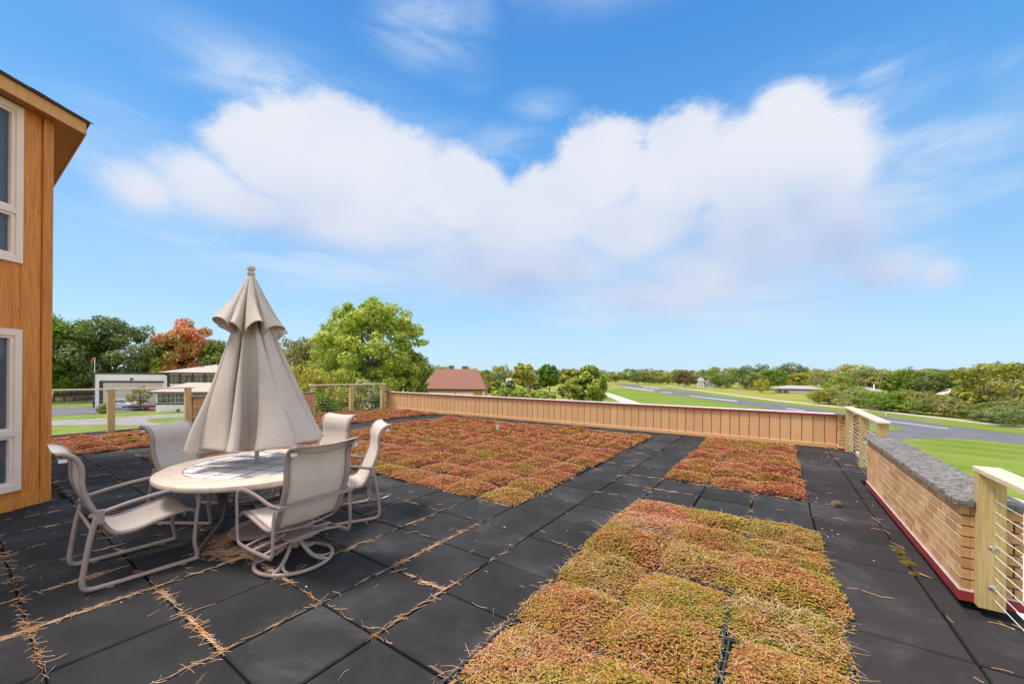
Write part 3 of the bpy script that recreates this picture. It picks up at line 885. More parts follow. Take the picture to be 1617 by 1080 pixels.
def needles():
    segs = []
    def jn(p, q, n, spread=.02, ln=(.06, .15), al=.72): segs.append((p, q, n, spread, ln, al))
    for (Z, i, j, x, y) in cand:
        if Z > 9: continue
        for (p, q) in (((i * T, j * T), (i * T + T, j * T)), ((i * T, j * T), (i * T, j * T + T))):
            amt = random.choice([0, 1, 2, 3, 5, 9]) * (1.3 if Z < 4 else .6)
            k = int(amt * 3.4)
            if i >= 5: k = int(k * .35)
            if k: jn(p, q, k, .012)
    heavy = [((0, -2), (-2, -2), 330, .02), ((0, -1), (-1, -1), 150, .015), ((1, -3), (0, -2), 40, .02), ((0, -2), (0, -3), 60, .02), ((0, -2), (0, -1), 120, .012), ((0, -1), (0, 0), 60, .012),
             ((-2, -2), (-2, -3), 110, .016), ((-2, -3), (-2, -4), 110, .03), ((-1, -3), (-3, -3), 110, .016), ((-1, -1), (-2, -1), 160, .03), ((-2, -2), (-2, -1), 120, .02), ((-2, -1), (-3, -1), 160, .05),
             ((2, 0), (2, 5), 420, .02), ((2, -3), (2, 0), 300, .03), ((0, 3), (-3, 3), 300, .025), ((-2, -3), (-2, -2.2), 80, .03), ((0, 0), (1, 0), 60, .012), ((1, 0), (1, 1), 60, .01), ((5, 7), (2, 7), 200, .018), ((0, 0), (0, 1), 60, .012),
             ((-2, -4), (-3, -4), 200, .04), ((5, 0), (5, 5), 130, .02)]
    for a, c, n, s in heavy: jn((a[0] * T, a[1] * T), (c[0] * T, c[1] * T), int(n * .55), s * .36)
    rows = []
    for p, q, n, s, ln, al in segs:
        for _ in range(n):
            t = random.random()
            if random.random() > .15 + 1.3 * sn2(p[0] * 5 + t * 6 * (q[0] - p[0]), p[1] * 5 + t * 6 * (q[1] - p[1])) ** 2: continue
            x = p[0] + (q[0] - p[0]) * t + random.gauss(0, s); y = p[1] + (q[1] - p[1]) * t + random.gauss(0, s)
            d = math.atan2(q[1] - p[1], q[0] - p[0]) if random.random() < al else random.uniform(0, 6.28)
            rows.append((x, y, d + random.gauss(0, .25), random.uniform(*ln)))
    for _ in range(600):      # swirl round the umbrella base
        a = random.uniform(2.6, 7.6); rr = random.uniform(.22, .48) * random.uniform(.7, 1)
        rows.append((-1.68 + math.cos(a) * rr + .12, -.33 + math.sin(a) * rr - .12, a + 1.57 + random.gauss(0, .6), random.uniform(.06, .14)))
    for _ in range(150):
        i, j = random.uniform(-9, 6), random.uniform(-4, 6)
        if is_bed(math.floor(i), math.floor(j)): continue
        rows.append((i * T, j * T, random.uniform(0, 6.28), random.uniform(.04, .1)))
    A = np.array(rows); n = len(A); r = RNG
    z0 = r.uniform(.002, .008, n); k = r.normal(0, .5, n)
    pts = []
    for s_ in (-.5, -.17, .17, .5):
        th = A[:, 2] + k * s_
        pts.append(np.stack([A[:, 0] + np.cos(th) * A[:, 3] * s_, A[:, 1] + np.sin(th) * A[:, 3] * s_, z0 + .006 * (s_ + .5) * r.uniform(-.2, 1.4, n)], 1))
    nv = np.stack([-np.sin(A[:, 2]), np.cos(A[:, 2]), 0 * z0], 1) * (r.uniform(.0006, .0011, n) * np.clip(.6 + 0 * z0, .6, 1))[:, None]
    V = []
    for P in pts: V += [P - nv, P + nv, P + (0, 0, .0022)]
    V = np.stack(V, 1).reshape(-1, 3); o = np.arange(n) * 12; Q = []
    for a in range(3):
        q = a * 3
        Q += [np.stack([o + q, o + q + 3, o + q + 5, o + q + 2], 1), np.stack([o + q + 2, o + q + 5, o + q + 4, o + q + 1], 1)]
    me = np_mesh('pine_needles', V, np.concatenate(Q), [M_NEEDLE])
    link('pine_needles', me, None, label='dry orange pine needles lying in the joints of the black tiles', category='pine needles', kind='stuff')
needles()

# ------------------------------------------------------------------ brick walls
def brick_faces(parent, x0, x1, y0, y1, z0, nc, faces, bl=.2, ch=.079, mort=.011, cap=300, inset=.016):
    """core box of mortar plus one object per brick on the faces asked for"""
    z1 = z0 + nc * ch
    b = MB(); b.box(x0 + inset, x1 - inset, y0 + inset, y1 - inset, z0, z1); b.build('mortar_core', M_MORTAR, parent)
    meshes = {}
    dep = .05
    def put(u0, u1, face, z):
        L = round(u1 - u0, 3)
        if L < .02: return
        key = (L, face)
        if key not in meshes:
            q = MB(); g = .0035
            if face in 'WE': q.box(-dep / 2, dep / 2, 0, L, 0, ch - mort)
            else: q.box(0, L, -dep / 2, dep / 2, 0, ch - mort)
            me = bpy.data.meshes.new('brick'); me.from_pydata(q.v, [], q.f); me.materials.append(M_BRICK); meshes[key] = me
        jit = random.uniform(-.0015, .0015)
        loc = {'W': (x0 + dep / 2 + jit, u0, z), 'E': (x1 - dep / 2 + jit, u0, z), 'S': (u0, y0 + dep / 2 + jit, z), 'N': (u0, y1 - dep / 2 + jit, z)}[face]
        link('brick', meshes[key], parent, loc)
    for c in range(nc):
        z = z0 + c * ch + mort * .5
        for f in faces:
            if f in 'WE': a, e = y0, y1
            else: a, e = x0 + dep + .002, x1 - (dep + .002 if 'E' in faces else 0)
            u = a - (bl + mort) * (.5 if c % 2 else 0)
            while u < e:
                s, t_ = max(u, a), min(u + bl, e)
                if t_ - s > .03: put(s, t_, f, z)
                u += bl + mort
    return z1


bw = thing('brick_parapet', 'long low tan brick parapet with a lichen blackened concrete coping on the right', 'wall', (3.98, 3.9, 0))
def par(o, p):
    o.parent = p; return o
def rel(p): return Matrix.Translation(-Vector(p.location))


def wall_thing(name, label, x0, x1, y0, y1, z0, nc, faces, cop, flash=True, group=None, over=.04, ct=.045):
    cx, cy = (x0 + x1) / 2, (y0 + y1) / 2
    t = thing(name, label, 'brick pillar' if 'pillar' in name else 'wall', (cx, cy, 0), 0, group)
    z1 = brick_faces(t, x0 - cx, x1 - cx, y0 - cy, y1 - cy, z0, nc, faces)
    b = MB(); b.box(x0 - over - cx, x1 + over - cx, y0 - over - cy, y1 + over - cy, z1, z1 + ct, bev=.008); b.build('coping', cop, t)
    if flash:
        b = MB(); k = .012
        b.box(x0 - k - cx, x1 + k - cx, y0 - k - cy, y1 + k - cy, 0, z0 - .004)
        b.build('flashing', M_RED, t)
        b = MB(); k = .008
        b.box(x0 - k - cx, x1 + k - cx, y0 - k - cy, y1 + k - cy, z0 - .004, z0 + .006); b.build('sealant', M_WHITEM, t)
    return t
bpy.data.objects.remove(bw)
wall_thing('brick_parapet', 'long low tan brick parapet with a lichen blackened concrete coping on the right', 3.83, 4.13, 2.13, 5.72, .075, 8, 'WSN', M_COPING)
wall_thing('brick_pillar', 'short tan brick pillar at the right end of the tan panel wall', 3.86, 4.20, 9.16, 9.62, .06, 9, 'WSN', M_COPING, group='brick pillars')
yl = [on_x(303, XL), on_x(480, XL), on_x(609, XL), on_x(627, XL)]
wall_thing('brick_pillar', 'brick pillar behind the umbrella, beside the left railing', XL - .18, XL + .12, yl[0], yl[0] + 1.3, .05, 10, 'ES', M_COPING, False, group='brick pillars')
wall_thing('brick_pillar', 'brick pillar just right of the umbrella at the far rail', XL - .18, XL + .12, yl[1] - .7, yl[1] + .35, .05, 10, 'ES', M_COPING, False, group='brick pillars')
wall_thing('brick_pillar', 'pale brick pillar at the left end of the tan panel wall', XL - .18, XL + .06, on_x(608, XL) , YB - .02, .02, 10, 'ES', M_COPING, False, group='brick pillars')

# ------------------------------------------------------------------ tan panel wall
pw = thing('panel_wall', 'long low tan board wall with a red metal cap across the back of the roof', 'wall', (-4.2, YB, 0))
x0 = XL + .07; x1 = 3.85; ox, oy = 4.2, -YB
b = MB(); b.box(x0 + ox, x1 + ox, .035, .16, 0, .735); b.build('core', M_PANEL, pw)
nb = 74; wd = (x1 - x0) / nb
pb = MB(); pb.box(-wd / 2 + .009, wd / 2 - .009, 0, .034, .075, .725)
me = None
for k in range(nb):
    xx = x0 + wd * (k + .5) + ox
    if me is None: o = pb.build('board', M_PANEL, pw); me = o.data
    else: o = link('board', me, pw)
    o.location = (xx, random.uniform(-.002, .002), 0)
    # batten line between boards
bt = MB(); bt.box(-.0045, .0045, .016, .034, .076, .724); me = None
for k in range(1, nb):
    if me is None: o = bt.build('batten', M_PANEL, pw); me = o.data
    else: o = link('batten', me, pw)
    o.location = (x0 + wd * k + ox, 0, 0)
for a, c in ((x0, -8.0), (-7.996, -3.3), (-3.296, 1.3), (1.304, x1)):
    b = MB(); b.box(a + ox, c + ox, -.03, .033, .0, .085, bev=.004); b.build('base_board', M_PANEL, pw)
b = MB(); b.box(x0 + ox - .02, x1 + ox + .0, -.045, .20, .727, .772); b.build('metal_cap', M_RED, pw)
b = MB(); b.box(x0 + ox - .02, x1 + ox + .0, -.025, .22, .7725, .785); b.build('membrane', M_WHITEM, pw)

# ------------------------------------------------------------------ cable railings
def railing(label, posts, axis_x, ztop, ncab, y_ext, pw_=.13, pd=.085, broad=True, cable_r=.0028, top_w=.14, mpost=M_PINE, bolts=True):
    ys = [p for p in posts]
    t = thing('cable_railing', label, 'railing', (axis_x, ys[0], 0), 0, 'cable railings with wooden posts')
    y0 = ys[0]
    for k, y in enumerate(ys):
        b = MB(); b.box(-pw_ / 2, pw_ / 2, -pd / 2, pd / 2, -.06 if k else .001, ztop - .035)
        p = b.build('post', mpost if k != 99 else mpost, t); p.location = (0, y - y0, 0)
        if bolts:
            for zz in [.16 + .0 * k, .44]:
                for s in (-1,):
                    q = MB(); q.lathe([(.019, 0), (.019, .004), (.010, .010), (0, .011)], 12, Matrix.Rotation(math.pi / 2, 4, 'X'))
                    o = q.build('bolt', M_STEEL, p); o.location = (.0, -pd / 2 - .001, zz)
            for c in range(ncab):
                zc = .075 + c * (ztop - .14) / (ncab - 1)
                q = MB(); q.lathe([(.006, 0), (.005, .006), (0, .007)], 6, Matrix.Rotation(math.pi / 2, 4, 'X'))
                o = q.build('cable_fitting', M_STEEL, p); o.location = (.012, -pd / 2, zc)
    b = MB(); b.box(-top_w / 2, top_w / 2, y_ext[0] - y0, y_ext[1] - y0, ztop - .035, ztop, bev=.006); b.build('top_rail', M_PINEPALE, t)
    for c in range(ncab):
        zc = .075 + c * (ztop - .14) / (ncab - 1)
        b = MB(); n = 7; a, e = min(min(ys), y_ext[0] + .05), max(max(ys), y_ext[1] - .1)
        pts = [(0.012, a + (e - a) * i / n - y0, zc) for i in range(n + 1)]
        b.tube(pts, cable_r, 5); b.build('cable', M_CABLE, t)
    return t


railing('wooden cable railing in the right foreground with two round bolts on its post', [2.088, .2, -1.6], 3.962, 1.0, 12, (-2.4, 2.15), cable_r=.0032, pd=.08)
railing('short wooden cable railing between the brick parapet and the tan panel wall', [9.06, 7.33, 5.86], 4.02, .985, 12, (5.78, 9.2), top_w=.15, cable_r=.0036)
rl = [o for o in bpy.data.objects if o.name.startswith('cable_railing')][-1]
for c in range(8):
    b = MB(); b.tube([(3.812 - 4.02, 2.05 - 9.06, .12 + c * .072), (3.812 - 4.02, 4.6 - 9.06, .12 + c * .072), (3.90 - 4.02, 7.3 - 9.06, .12 + c * .076)], .0011, 5); b.build('cable', M_CABLE, rl)
yA, yB_ = on_x(175, XL), on_x(296, XL)
railing('wooden cable railing at the left roof edge in front of the white house', [yA, yB_ , yA - 2.3], XL + .05, 1.17, 9, (yA - 5, yB_ + .15), pw_=.14, pd=.14, bolts=False, cable_r=.003, top_w=.16)
yC, yD, yE = on_x(494, XL), on_x(554, XL), on_x(603, XL)
railing('wooden cable railing in front of the yellow green shrubs at the far roof corner', [yC, yD, yE], XL + .05, 1.17, 10, (yC - .15, yE + .15), pw_=.14, pd=.14, bolts=False, cable_r=.003, top_w=.16)

# ------------------------------------------------------------------ the orange house corner
C0 = Vector((-4.965, -1.37, 0)); DW = Vector((.539, -.843, 0)); NW = Vector((.843, .539, 0))
HM = Matrix(((DW.x, NW.x, 0, 0), (DW.y, NW.y, 0, 0), (0, 0, 1, 0), (0, 0, 0, 1)))
hs = thing('orange_house', 'two storey ochre board house corner with pinkish framed windows at the left edge', 'house', C0)
hs.matrix_world = Matrix.Translation(C0) @ HM      # local x runs along the wall, local y outwards (mirrored frame is avoided below)
hs.rotation_euler = (0, 0, math.atan2(DW.y, DW.x)); hs.location = C0
# local frame: +x along the wall towards the viewer, outward = local -y rotated: compute sign
loc_out = Matrix.Rotation(-math.atan2(DW.y, DW.x), 3, 'Z') @ NW
SG = 1 if loc_out.y > 0 else -1
def hb(s0, s1, n0, n1, z0, z1, bev=0):
    b = MB(); ya, yb = sorted((n0 * SG, n1 * SG)); b.box(s0, s1, ya, yb, z0, z1, bev=bev); return b
Wn = [(.33, 1.75, .25, 2.10, .90), (.33, 1.75, 2.95, 4.74, 3.52)]
LW = 4.2; ZE = 4.79
# board siding; split round the windows
def siding(s0, s1, z0, z1): hb(s0 + .004, s1 - .004, -.03, 0, z0, z1).build('siding_board', M_ORANGE, hs)
siding(.105, .30, .14, ZE)
for (za, zb) in ((.14, .22), (2.13, 2.92)):
    for k in range(7): siding(.30 + k * .21, .30 + (k + 1) * .21, za, zb)
siding(.30, 1.77, 4.772, ZE)
for k in range(11): siding(1.77 + k * .22, 1.77 + (k + 1) * .22, .14, ZE)
for s in (.30, ):
    hb(s - .012, s + .004, 0, .010, .14, ZE).build('batten', M_ORANGE, hs)
hb(.0, .10, -.10, .022, .0, ZE).build('corner_board', M_ORANGE, hs)
hb(.10, LW, -.03, .028, -.03, .138).build('base_board', M_ORANGE, hs)
hb(.1, .305, -.2, -.031, 0, ZE).build('wall', M_MEMB, hs)
hb(1.765, LW, -.2, -.031, 0, ZE).build('wall', M_MEMB, hs)
hb(.305, 1.765, -.2, -.031, 0, .23).build('wall', M_MEMB, hs)
hb(.305, 1.765, -.2, -.031, 2.12, 2.93).build('wall', M_MEMB, hs)
# back wall along -x (its outside is hidden from the photo's side)
ang = math.atan2(DW.y, DW.x)
MI = Matrix.Rotation(-ang, 4, 'Z') @ Matrix.Translation(-C0)
def world_prism(name, m, poly, z0, z1, parent=hs):
    b = MB(); b.prism(poly, z0, z1, MI); return b.build(name, m, parent)
world_prism('wall', M_ORANGE, [(C0.x - .02, C0.y - .03), (-9.5, C0.y - .03), (-9.5, C0.y - .2), (C0.x - .15, C0.y - .2)], 0, ZE)
E1 = C0 + DW * LW
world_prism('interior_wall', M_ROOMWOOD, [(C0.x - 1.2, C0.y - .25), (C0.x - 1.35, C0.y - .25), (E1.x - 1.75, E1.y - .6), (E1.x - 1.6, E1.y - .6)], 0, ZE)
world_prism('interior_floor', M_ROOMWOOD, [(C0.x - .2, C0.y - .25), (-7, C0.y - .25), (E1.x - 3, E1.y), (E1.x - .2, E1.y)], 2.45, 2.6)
for (s0, s1, z0, z1, zt) in Wn:
    w = thing_w = hb(s0 - .028, s0 + .035, -.06, .030, z0 - .03, z1 + .03); w.box(s1 - .035, s1 + .028, min(-.06 * SG, .03 * SG), max(-.06 * SG, .03 * SG), z0 - .03, z1 + .03)
    ya, yb = sorted((-.06 * SG, .029 * SG))
    w.box(s0 + .036, s1 - .036, ya, yb, z0 - .03, z0 + .045); w.box(s0 + .036, s1 - .036, ya, yb, z1 - .045, z1 + .03)
    w.box(s0 + .036, s1 - .036, ya, yb, zt - .03, zt + .03)
    win = w.build('window', M_FRAME, hs)
    for (a, c) in ((z0 + .045, zt - .03), (zt + .03, z1 - .045)):
        q = MB(); y1_, y2_ = sorted((-.05 * SG, .012 * SG)); k = .034
        q.box(s0 + .037, s0 + .037 + k, y1_, y2_, a + .001, c - .001); q.box(s1 - .037 - k, s1 - .037, y1_, y2_, a + .001, c - .001)
        q.box(s0 + .038 + k, s1 - .038 - k, y1_, y2_, a + .001, a + k); q.box(s0 + .038 + k, s1 - .038 - k, y1_, y2_, c - k, c - .001)
        q.build('sash', M_FRAME, win)
        q = MB(); y1_, y2_ = sorted((-.030 * SG, -.024 * SG)); q.box(s0 + .06, s1 - .06, y1_, y2_, a + .02, c - .02); q.build('pane', M_GLASS, win)
    up = z0 > 2
    q = MB(); n = 40
    for k in range(n):
        sa = s0 + .04 + (s1 - s0 - .08) * k / n; sb = s0 + .04 + (s1 - s0 - .08) * (k + 1) / n
        da = -.12 - .02 * math.sin(k * 1.9); db = -.12 - .02 * math.sin((k + 1) * 1.9)
        if (not up) and k > 9: break
        q.add([(sa, da * SG, z0), (sb, db * SG, z0), (sb, db * SG, z1), (sa, da * SG, z1)], [(0, 1, 2, 3)])
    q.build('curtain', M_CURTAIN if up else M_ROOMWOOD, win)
# eave and roof
E0 = Vector((-4.93, -1.10, 0)); EV = E0 + DW * 4.4; EB = Vector((-9.5, E0.y, 0))
inn = 1.9
I0 = E0 + Vector((-inn * .62, -inn, 0)); IV = EV + Vector((-inn * 1.18, -.1, 0)); IB = EB + Vector((0, -inn, 0))
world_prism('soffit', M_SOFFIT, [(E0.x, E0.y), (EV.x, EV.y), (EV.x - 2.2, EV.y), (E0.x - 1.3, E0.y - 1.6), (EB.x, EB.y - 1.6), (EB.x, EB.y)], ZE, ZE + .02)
fn = NW * .02
world_prism('fascia_board', M_FASCIA, [tuple((E0 + fn + Vector((0, .002, 0)))[:2]), tuple((EV + fn)[:2]), tuple(EV[:2]), tuple(E0[:2])], ZE - .012, ZE + .14)
world_prism('fascia_board', M_FASCIA, [(E0.x + .01, E0.y + .02), (EB.x, E0.y + .02), (EB.x, E0.y + .001), (E0.x, E0.y + .001)], ZE - .011, ZE + .139)
fn2 = NW * .04
world_prism('drip_edge', M_BROWNTRIM, [tuple((E0 + fn2 + Vector((.0, .03, 0)))[:2]), tuple((EV + fn2)[:2]), (EV.x - .5, EV.y), (E0.x - .5, E0.y - .6), (EB.x, E0.y - .6), (EB.x, E0.y + .045)], ZE + .142, ZE + .156)
b = MB(); sl = .42
P = [E0 + Vector((.01, .01, ZE + .157)), EV + Vector((.01, .01, ZE + .157)), IV + Vector((0, 0, ZE + .157 + inn * sl)), I0 + Vector((0, 0, ZE + .157 + inn * sl)), EB + Vector((0, 0, ZE + .157)), IB + Vector((0, 0, ZE + .157 + inn * sl))]
b.add([MI @ p for p in P], [(0, 3, 2, 1), (0, 4, 5, 3)]); b.build('roof', M_ROOFDARK, hs)
# shingle tabs stepped up the slope
me = None
sv = (IV - EV); sv = Vector((-NW.x, -NW.y, 0)); up = Vector((sv.x, sv.y, sl)).normalized()
for r_ in range(4):
    for k in range(26):
        s = .01 + k * .168 + (.084 if r_ % 2 else 0)
        if me is None:
            q = MB(); q.box(-.08, .08, 0, .17, 0, .010); o = q.build('shingle', M_ROOFDARK, hs); me = o.data
        else: o = link('shingle', me, hs)
        base = E0 + fn2 * 1.2 + DW * s + Vector((0, 0, ZE + .158)) + up * (.13 * r_)
        X = -DW; Yv = up; Zv = X.cross(Yv); 
        if Zv.z < 0: X = DW; Zv = X.cross(Yv)
        Mx = Matrix((X, Yv, Zv)).transposed().to_4x4(); Mx.translation = base + Zv * (.002 + .004 * r_ * 0 + random.uniform(0, .008))
        o.matrix_local = MI @ Mx

# ------------------------------------------------------------------ patio furniture
SIDE = [(-.475, 1.045), (-.425, 1.035), (-.38, 1.0), (-.352, .94), (-.345, .88), (-.345, .80), (-.325, .70), (-.27, .56), (-.215, .44), (-.16, .385), (-.07, .375), (.06, .405), (.20, .44), (.29, .445), (.335, .415)]


def sling_set(t, top=1.0, w=.27, dy=0., fabric=True):
    prof = [(y + dy, z if z < .5 else .5 + (z - .5) * top) for y, z in SIDE]
    for s in (-1, 1):
        b = MB(); b.tube([(s * w, y, z) for y, z in prof], .017, 8, 1.5, up=(1, 0, 0), smooth_pts=5); b.build('side_frame', M_CHAIR, t, True)
    P = catmull([Vector((0, y, z)) for y, z in prof], 5); b = MB(); n = 9; vs = []; fs = []
    for i, p in enumerate(P):
        T_ = (P[min(i + 1, len(P) - 1)] - P[max(i - 1, 0)]).normalized(); N = Vector((1, 0, 0)).cross(T_)
        for k in range(n):
            u = k / (n - 1) * 2 - 1; sag = -.016 * (1 - u * u)
            vs.append(p + Vector((u * (w - .006), 0, 0)) + N * (sag + .008))
    for i in range(len(P) - 1):
        for k in range(n - 1): fs.append((i * n + k, i * n + k + 1, (i + 1) * n + k + 1, (i + 1) * n + k))
    b.add(vs, fs); o = b.build('sling', M_SLING, t, True)
    md = o.modifiers.new('thickness', 'SOLIDIFY'); md.thickness = .004; md.offset = 0
    # spreader bar sagging behind the rolled top
    y0, z0 = prof[1]
    b = MB(); b.tube([(-w, y0 - .005, z0 - .015), (-w * .6, y0 - .012, z0 - .045), (0, y0 - .015, z0 - .06), (w * .6, y0 - .012, z0 - .045), (w, y0 - .005, z0 - .015)], .006, 6, smooth_pts=5)
    b.build('spreader_bar', M_CHAIR, t, True)
    for s in (-1, 1):
        b = MB(); b.box(s * w - .014, s * w + .014, y0 - .036, y0 + .006, z0 - .055, z0 - .03); b.build('end_cap', M_WHITEM, t)
    y1, z1 = prof[-2]
    b = MB(); b.tube([(-w, y1 - .03, z1 - .03), (w, y1 - .03, z1 - .03)], .010, 8); b.build('cross_bar', M_CHAIR, t, True)
    y1, z1 = prof[9]
    b = MB(); b.tube([(-w, y1, z1 - .02), (0, y1, z1 - .05), (w, y1, z1 - .02)], .010, 8, smooth_pts=3); b.build('cross_bar', M_CHAIR, t, True)


def sled_chair():
    t = thing('sling_chair', '', 'chair', group='patio chairs round the table')
    sling_set(t)
    for s in (-1, 1):
        x = s * .325
        # arm, front leg, sled rail and rear post as one bent tube
        b = MB()
        pts = [(x * .86, -.30, .555), (x, -.26, .575), (x, -.10, .615), (x, .10, .645), (x, .25, .645), (x, .325, .615), (x, .345, .54), (x, .325, .36), (x, .315, .16), (x, .335, .055), (x, .31, .018)]
        b.tube(pts, .0155, 8, 1.15, up=(1, 0, 0), smooth_pts=5); b.build('arm', M_CHAIR, t, True)
        b = MB()
        pts = [(x, .345, .020), (x, .20, .020), (x, 0, .020), (x, -.22, .020), (x, -.315, .028), (x, -.345, .075), (x, -.335, .20), (x, -.31, .38), (x, -.275, .565)]
        b.tube(pts, .018, 8, 1.15, up=(1, 0, 0), smooth_pts=5); b.build('sled_leg', M_CHAIR, t, True)
        b = MB(); b.box(x - .017, x + .017, -.285, -.235, .50, .60); b.build('bracket', M_CHAIR, t)
        for y in (-.20, .24):
            b = MB(); b.box(x - .01, x + .01, y - .018, y + .018, -.001, .006); b.build('glide', M_WHITEM, t)
    b = MB(); b.tube([(-.325, -.30, .47), (.325, -.30, .47)], .012, 8); b.build('cross_bar', M_CHAIR, t, True)
    return t


def swivel_chair():
    t = thing('swivel_chair', 'swivel sling chair nearest the viewer on a round ring base', 'chair', group='patio chairs round the table')
    sling_set(t, 1.05)
    for s in (-1, 1):
        x = s * .34
        b = MB()   # flat bar loop: arm, front upright, lower bar, rear upright
        pts = [(x * .9, -.335, .60), (x, -.26, .615), (x, -.06, .655), (x, .13, .675), (x, .235, .655), (x, .268, .59), (x, .262, .45), (x, .255, .30), (x, .24, .235), (x, .19, .215),
               (x, .05, .205), (x, -.10, .205), (x, -.235, .21), (x, -.275, .235), (x, -.29, .30), (x, -.29, .45), (x * .98, -.30, .575)]
        b.tube(pts, .020, 8, .42, up=(1, 0, 0), smooth_pts=5)
        b.build('arm', M_CHAIR, t, 'auto')
        b = MB(); b.tube([(x, .0, .215), (s * .18, .0, .235), (s * .08, .0, .26)], .014, 8, smooth_pts=3); b.build('seat_arm_bar', M_CHAIR, t, True)
    for y in (-.15, .13):
        b = MB(); b.tube([(-.34, y, .212), (-.15, y, .245), (.15, y, .245), (.34, y, .212)], .015, 8, .7, smooth_pts=4); b.build('seat_rail', M_CHAIR, t, True)
    b = MB(); b.tube([(0, -.335, .60)], .01) if False else b.box(-.33, .33, -.345, -.325, .585, .612); b.build('rear_bar', M_CHAIR, t)
    b = MB(); b.box(-.12, .12, -.16, .15, .228, .248).box(-.09, .09, -.12, .11, .20, .226); b.build('swivel_plate', M_CHAIR, t)
    b = MB(); b.lathe([(.032, .12), (.032, .20), (.045, .20)], 14); b.build('hub', M_CHAIR, t, 'auto')
    ring = MB(); n = 48
    ring.tube([(math.cos(a * 2 * math.pi / n) * .30, math.sin(a * 2 * math.pi / n) * .30, .018) for a in range(n + 1)], .016, 8, caps=False); ring.build('base_ring', M_CHAIR, t, True)
    for k in range(4):
        a = math.radians(28 + 90 * k); c, s_ = math.cos(a), math.sin(a)
        b = MB(); b.tube([(0, 0, .185), (c * .05, s_ * .05, .165), (c * .12, s_ * .12, .085), (c * .20, s_ * .20, .035), (c * .295, s_ * .295, .020)], .017, 8, smooth_pts=4); b.build('spoke', M_CHAIR, t, True)
        b = MB(); a2 = a + .42; b.tube([(c * .16, s_ * .16, .055), (math.cos(a + .2) * .23, math.sin(a + .2) * .23, .028), (math.cos(a2) * .295, math.sin(a2) * .295, .02)], .011, 8, smooth_pts=4); b.build('spoke', M_CHAIR, t, True)
    return t


def copy_thing(t):
    r = t.copy(); COL.objects.link(r)
    for ch in list(t.children):
        c = ch.copy(); COL.objects.link(c); c.parent = r
        for g in ch.children:
            d = g.copy(); COL.objects.link(d); d.parent = c
    return r


def place(t, x, y, fx, fy, label):
    t.location = (x, y, .002); t.rotation_euler = (0, 0, math.atan2(fy, fx) - math.pi / 2); t['label'] = label
ch = sled_chair()
place(ch, -1.83, -1.21, .03, 1, 'sling chair on a sled frame at the left, nearest the ochre house')
cb_ = copy_thing(ch); place(cb_, -2.78, -.44, .83, .56, 'sling chair half hidden behind the left of the stone table, back to the railing')
ce = copy_thing(ch); place(ce, -1.45, .47, -.45, -.89, 'sling chair at the right of the table seen edge on with a loose strap')
cd = copy_thing(ch); place(cd, -2.45, .66, .14, -.99, 'sling chair farthest back, only its rolled top showing behind the swivel chair')
sw = swivel_chair(); place(sw, -.80, -.40, -.99, -.06, 'swivel sling chair nearest the viewer on a round ring base')
# loose strap hanging from the right chair
b = MB(); b.tube([(.30, -.27, .60), (.335, -.33, .45), (.36, -.34, .25), (.345, -.33, .08), (.35, -.42, .015), (.39, -.52, .010)], .011, 6, .3, smooth_pts=4); b.build('loose_strap', M_CHAIR, ce, True)
b = MB(); b.tube([(.39, -.52, .012), (.42, -.57, .014), (.45, -.60, .010)], .012, 6, .3, smooth_pts=3); b.build('strap_end', M_WHITEM, ce, True)

TC = Vector((-1.76, -.29, 0)); TZ = .70; TR = .835
tt = thing('patio_table', 'round stone rimmed patio table with a white tile inlay', 'table', TC)
b = MB(); b.lathe([(.60, TZ - .052), (TR - .06, TZ - .072), (TR - .024, TZ - .066), (TR - .004, TZ - .050), (TR, TZ - .032), (TR - .006, TZ - .015), (TR - .022, TZ - .006), (TR - .034, TZ - .0075), (TR - .044, TZ - .001), (.612, TZ), (.607, TZ - .006)], 72)
rim = b.build('table_rim', M_TABLE, tt, 'auto')
b = MB(); b.lathe([(.606, TZ - .05), (.606, TZ - .0025), (.0, TZ - .0025)], 48); b.build('grout_bed', M_GROUT, tt)
# inlay tiles clipped to the circle
ga = math.radians(24); S_ = .235
for i in range(-3, 3):
    for j in range(-3, 3):
        g_ = .010; poly = [(i * S_ + g_, j * S_ + g_), ((i + 1) * S_ - g_, j * S_ + g_), ((i + 1) * S_ - g_, (j + 1) * S_ - g_), (i * S_ + g_, (j + 1) * S_ - g_)]
        # clip against circle polygon
        for k in range(36):
            a = 2 * math.pi * (k + .5) / 36; nx, ny = math.cos(a), math.sin(a); rr_ = .603 * math.cos(math.pi / 36)
            out_ = []
            for m in range(len(poly)):
                A, B = poly[m], poly[(m + 1) % len(poly)]
                da, db = A[0] * nx + A[1] * ny - rr_, B[0] * nx + B[1] * ny - rr_
                if da <= 0: out_.append(A)
                if da * db < 0:
                    u = da / (da - db); out_.append((A[0] + (B[0] - A[0]) * u, A[1] + (B[1] - A[1]) * u))
            poly = out_
            if len(poly) < 3: break
        if len(poly) < 3: continue
        poly = [(x * math.cos(ga) - y * math.sin(ga), x * math.sin(ga) + y * math.cos(ga)) for x, y in poly]
        b = MB(); b.prism(poly, TZ - .008, TZ - .001 + random.uniform(-.0008, .0008)); b.build('inlay_tile', M_TTILE, tt)
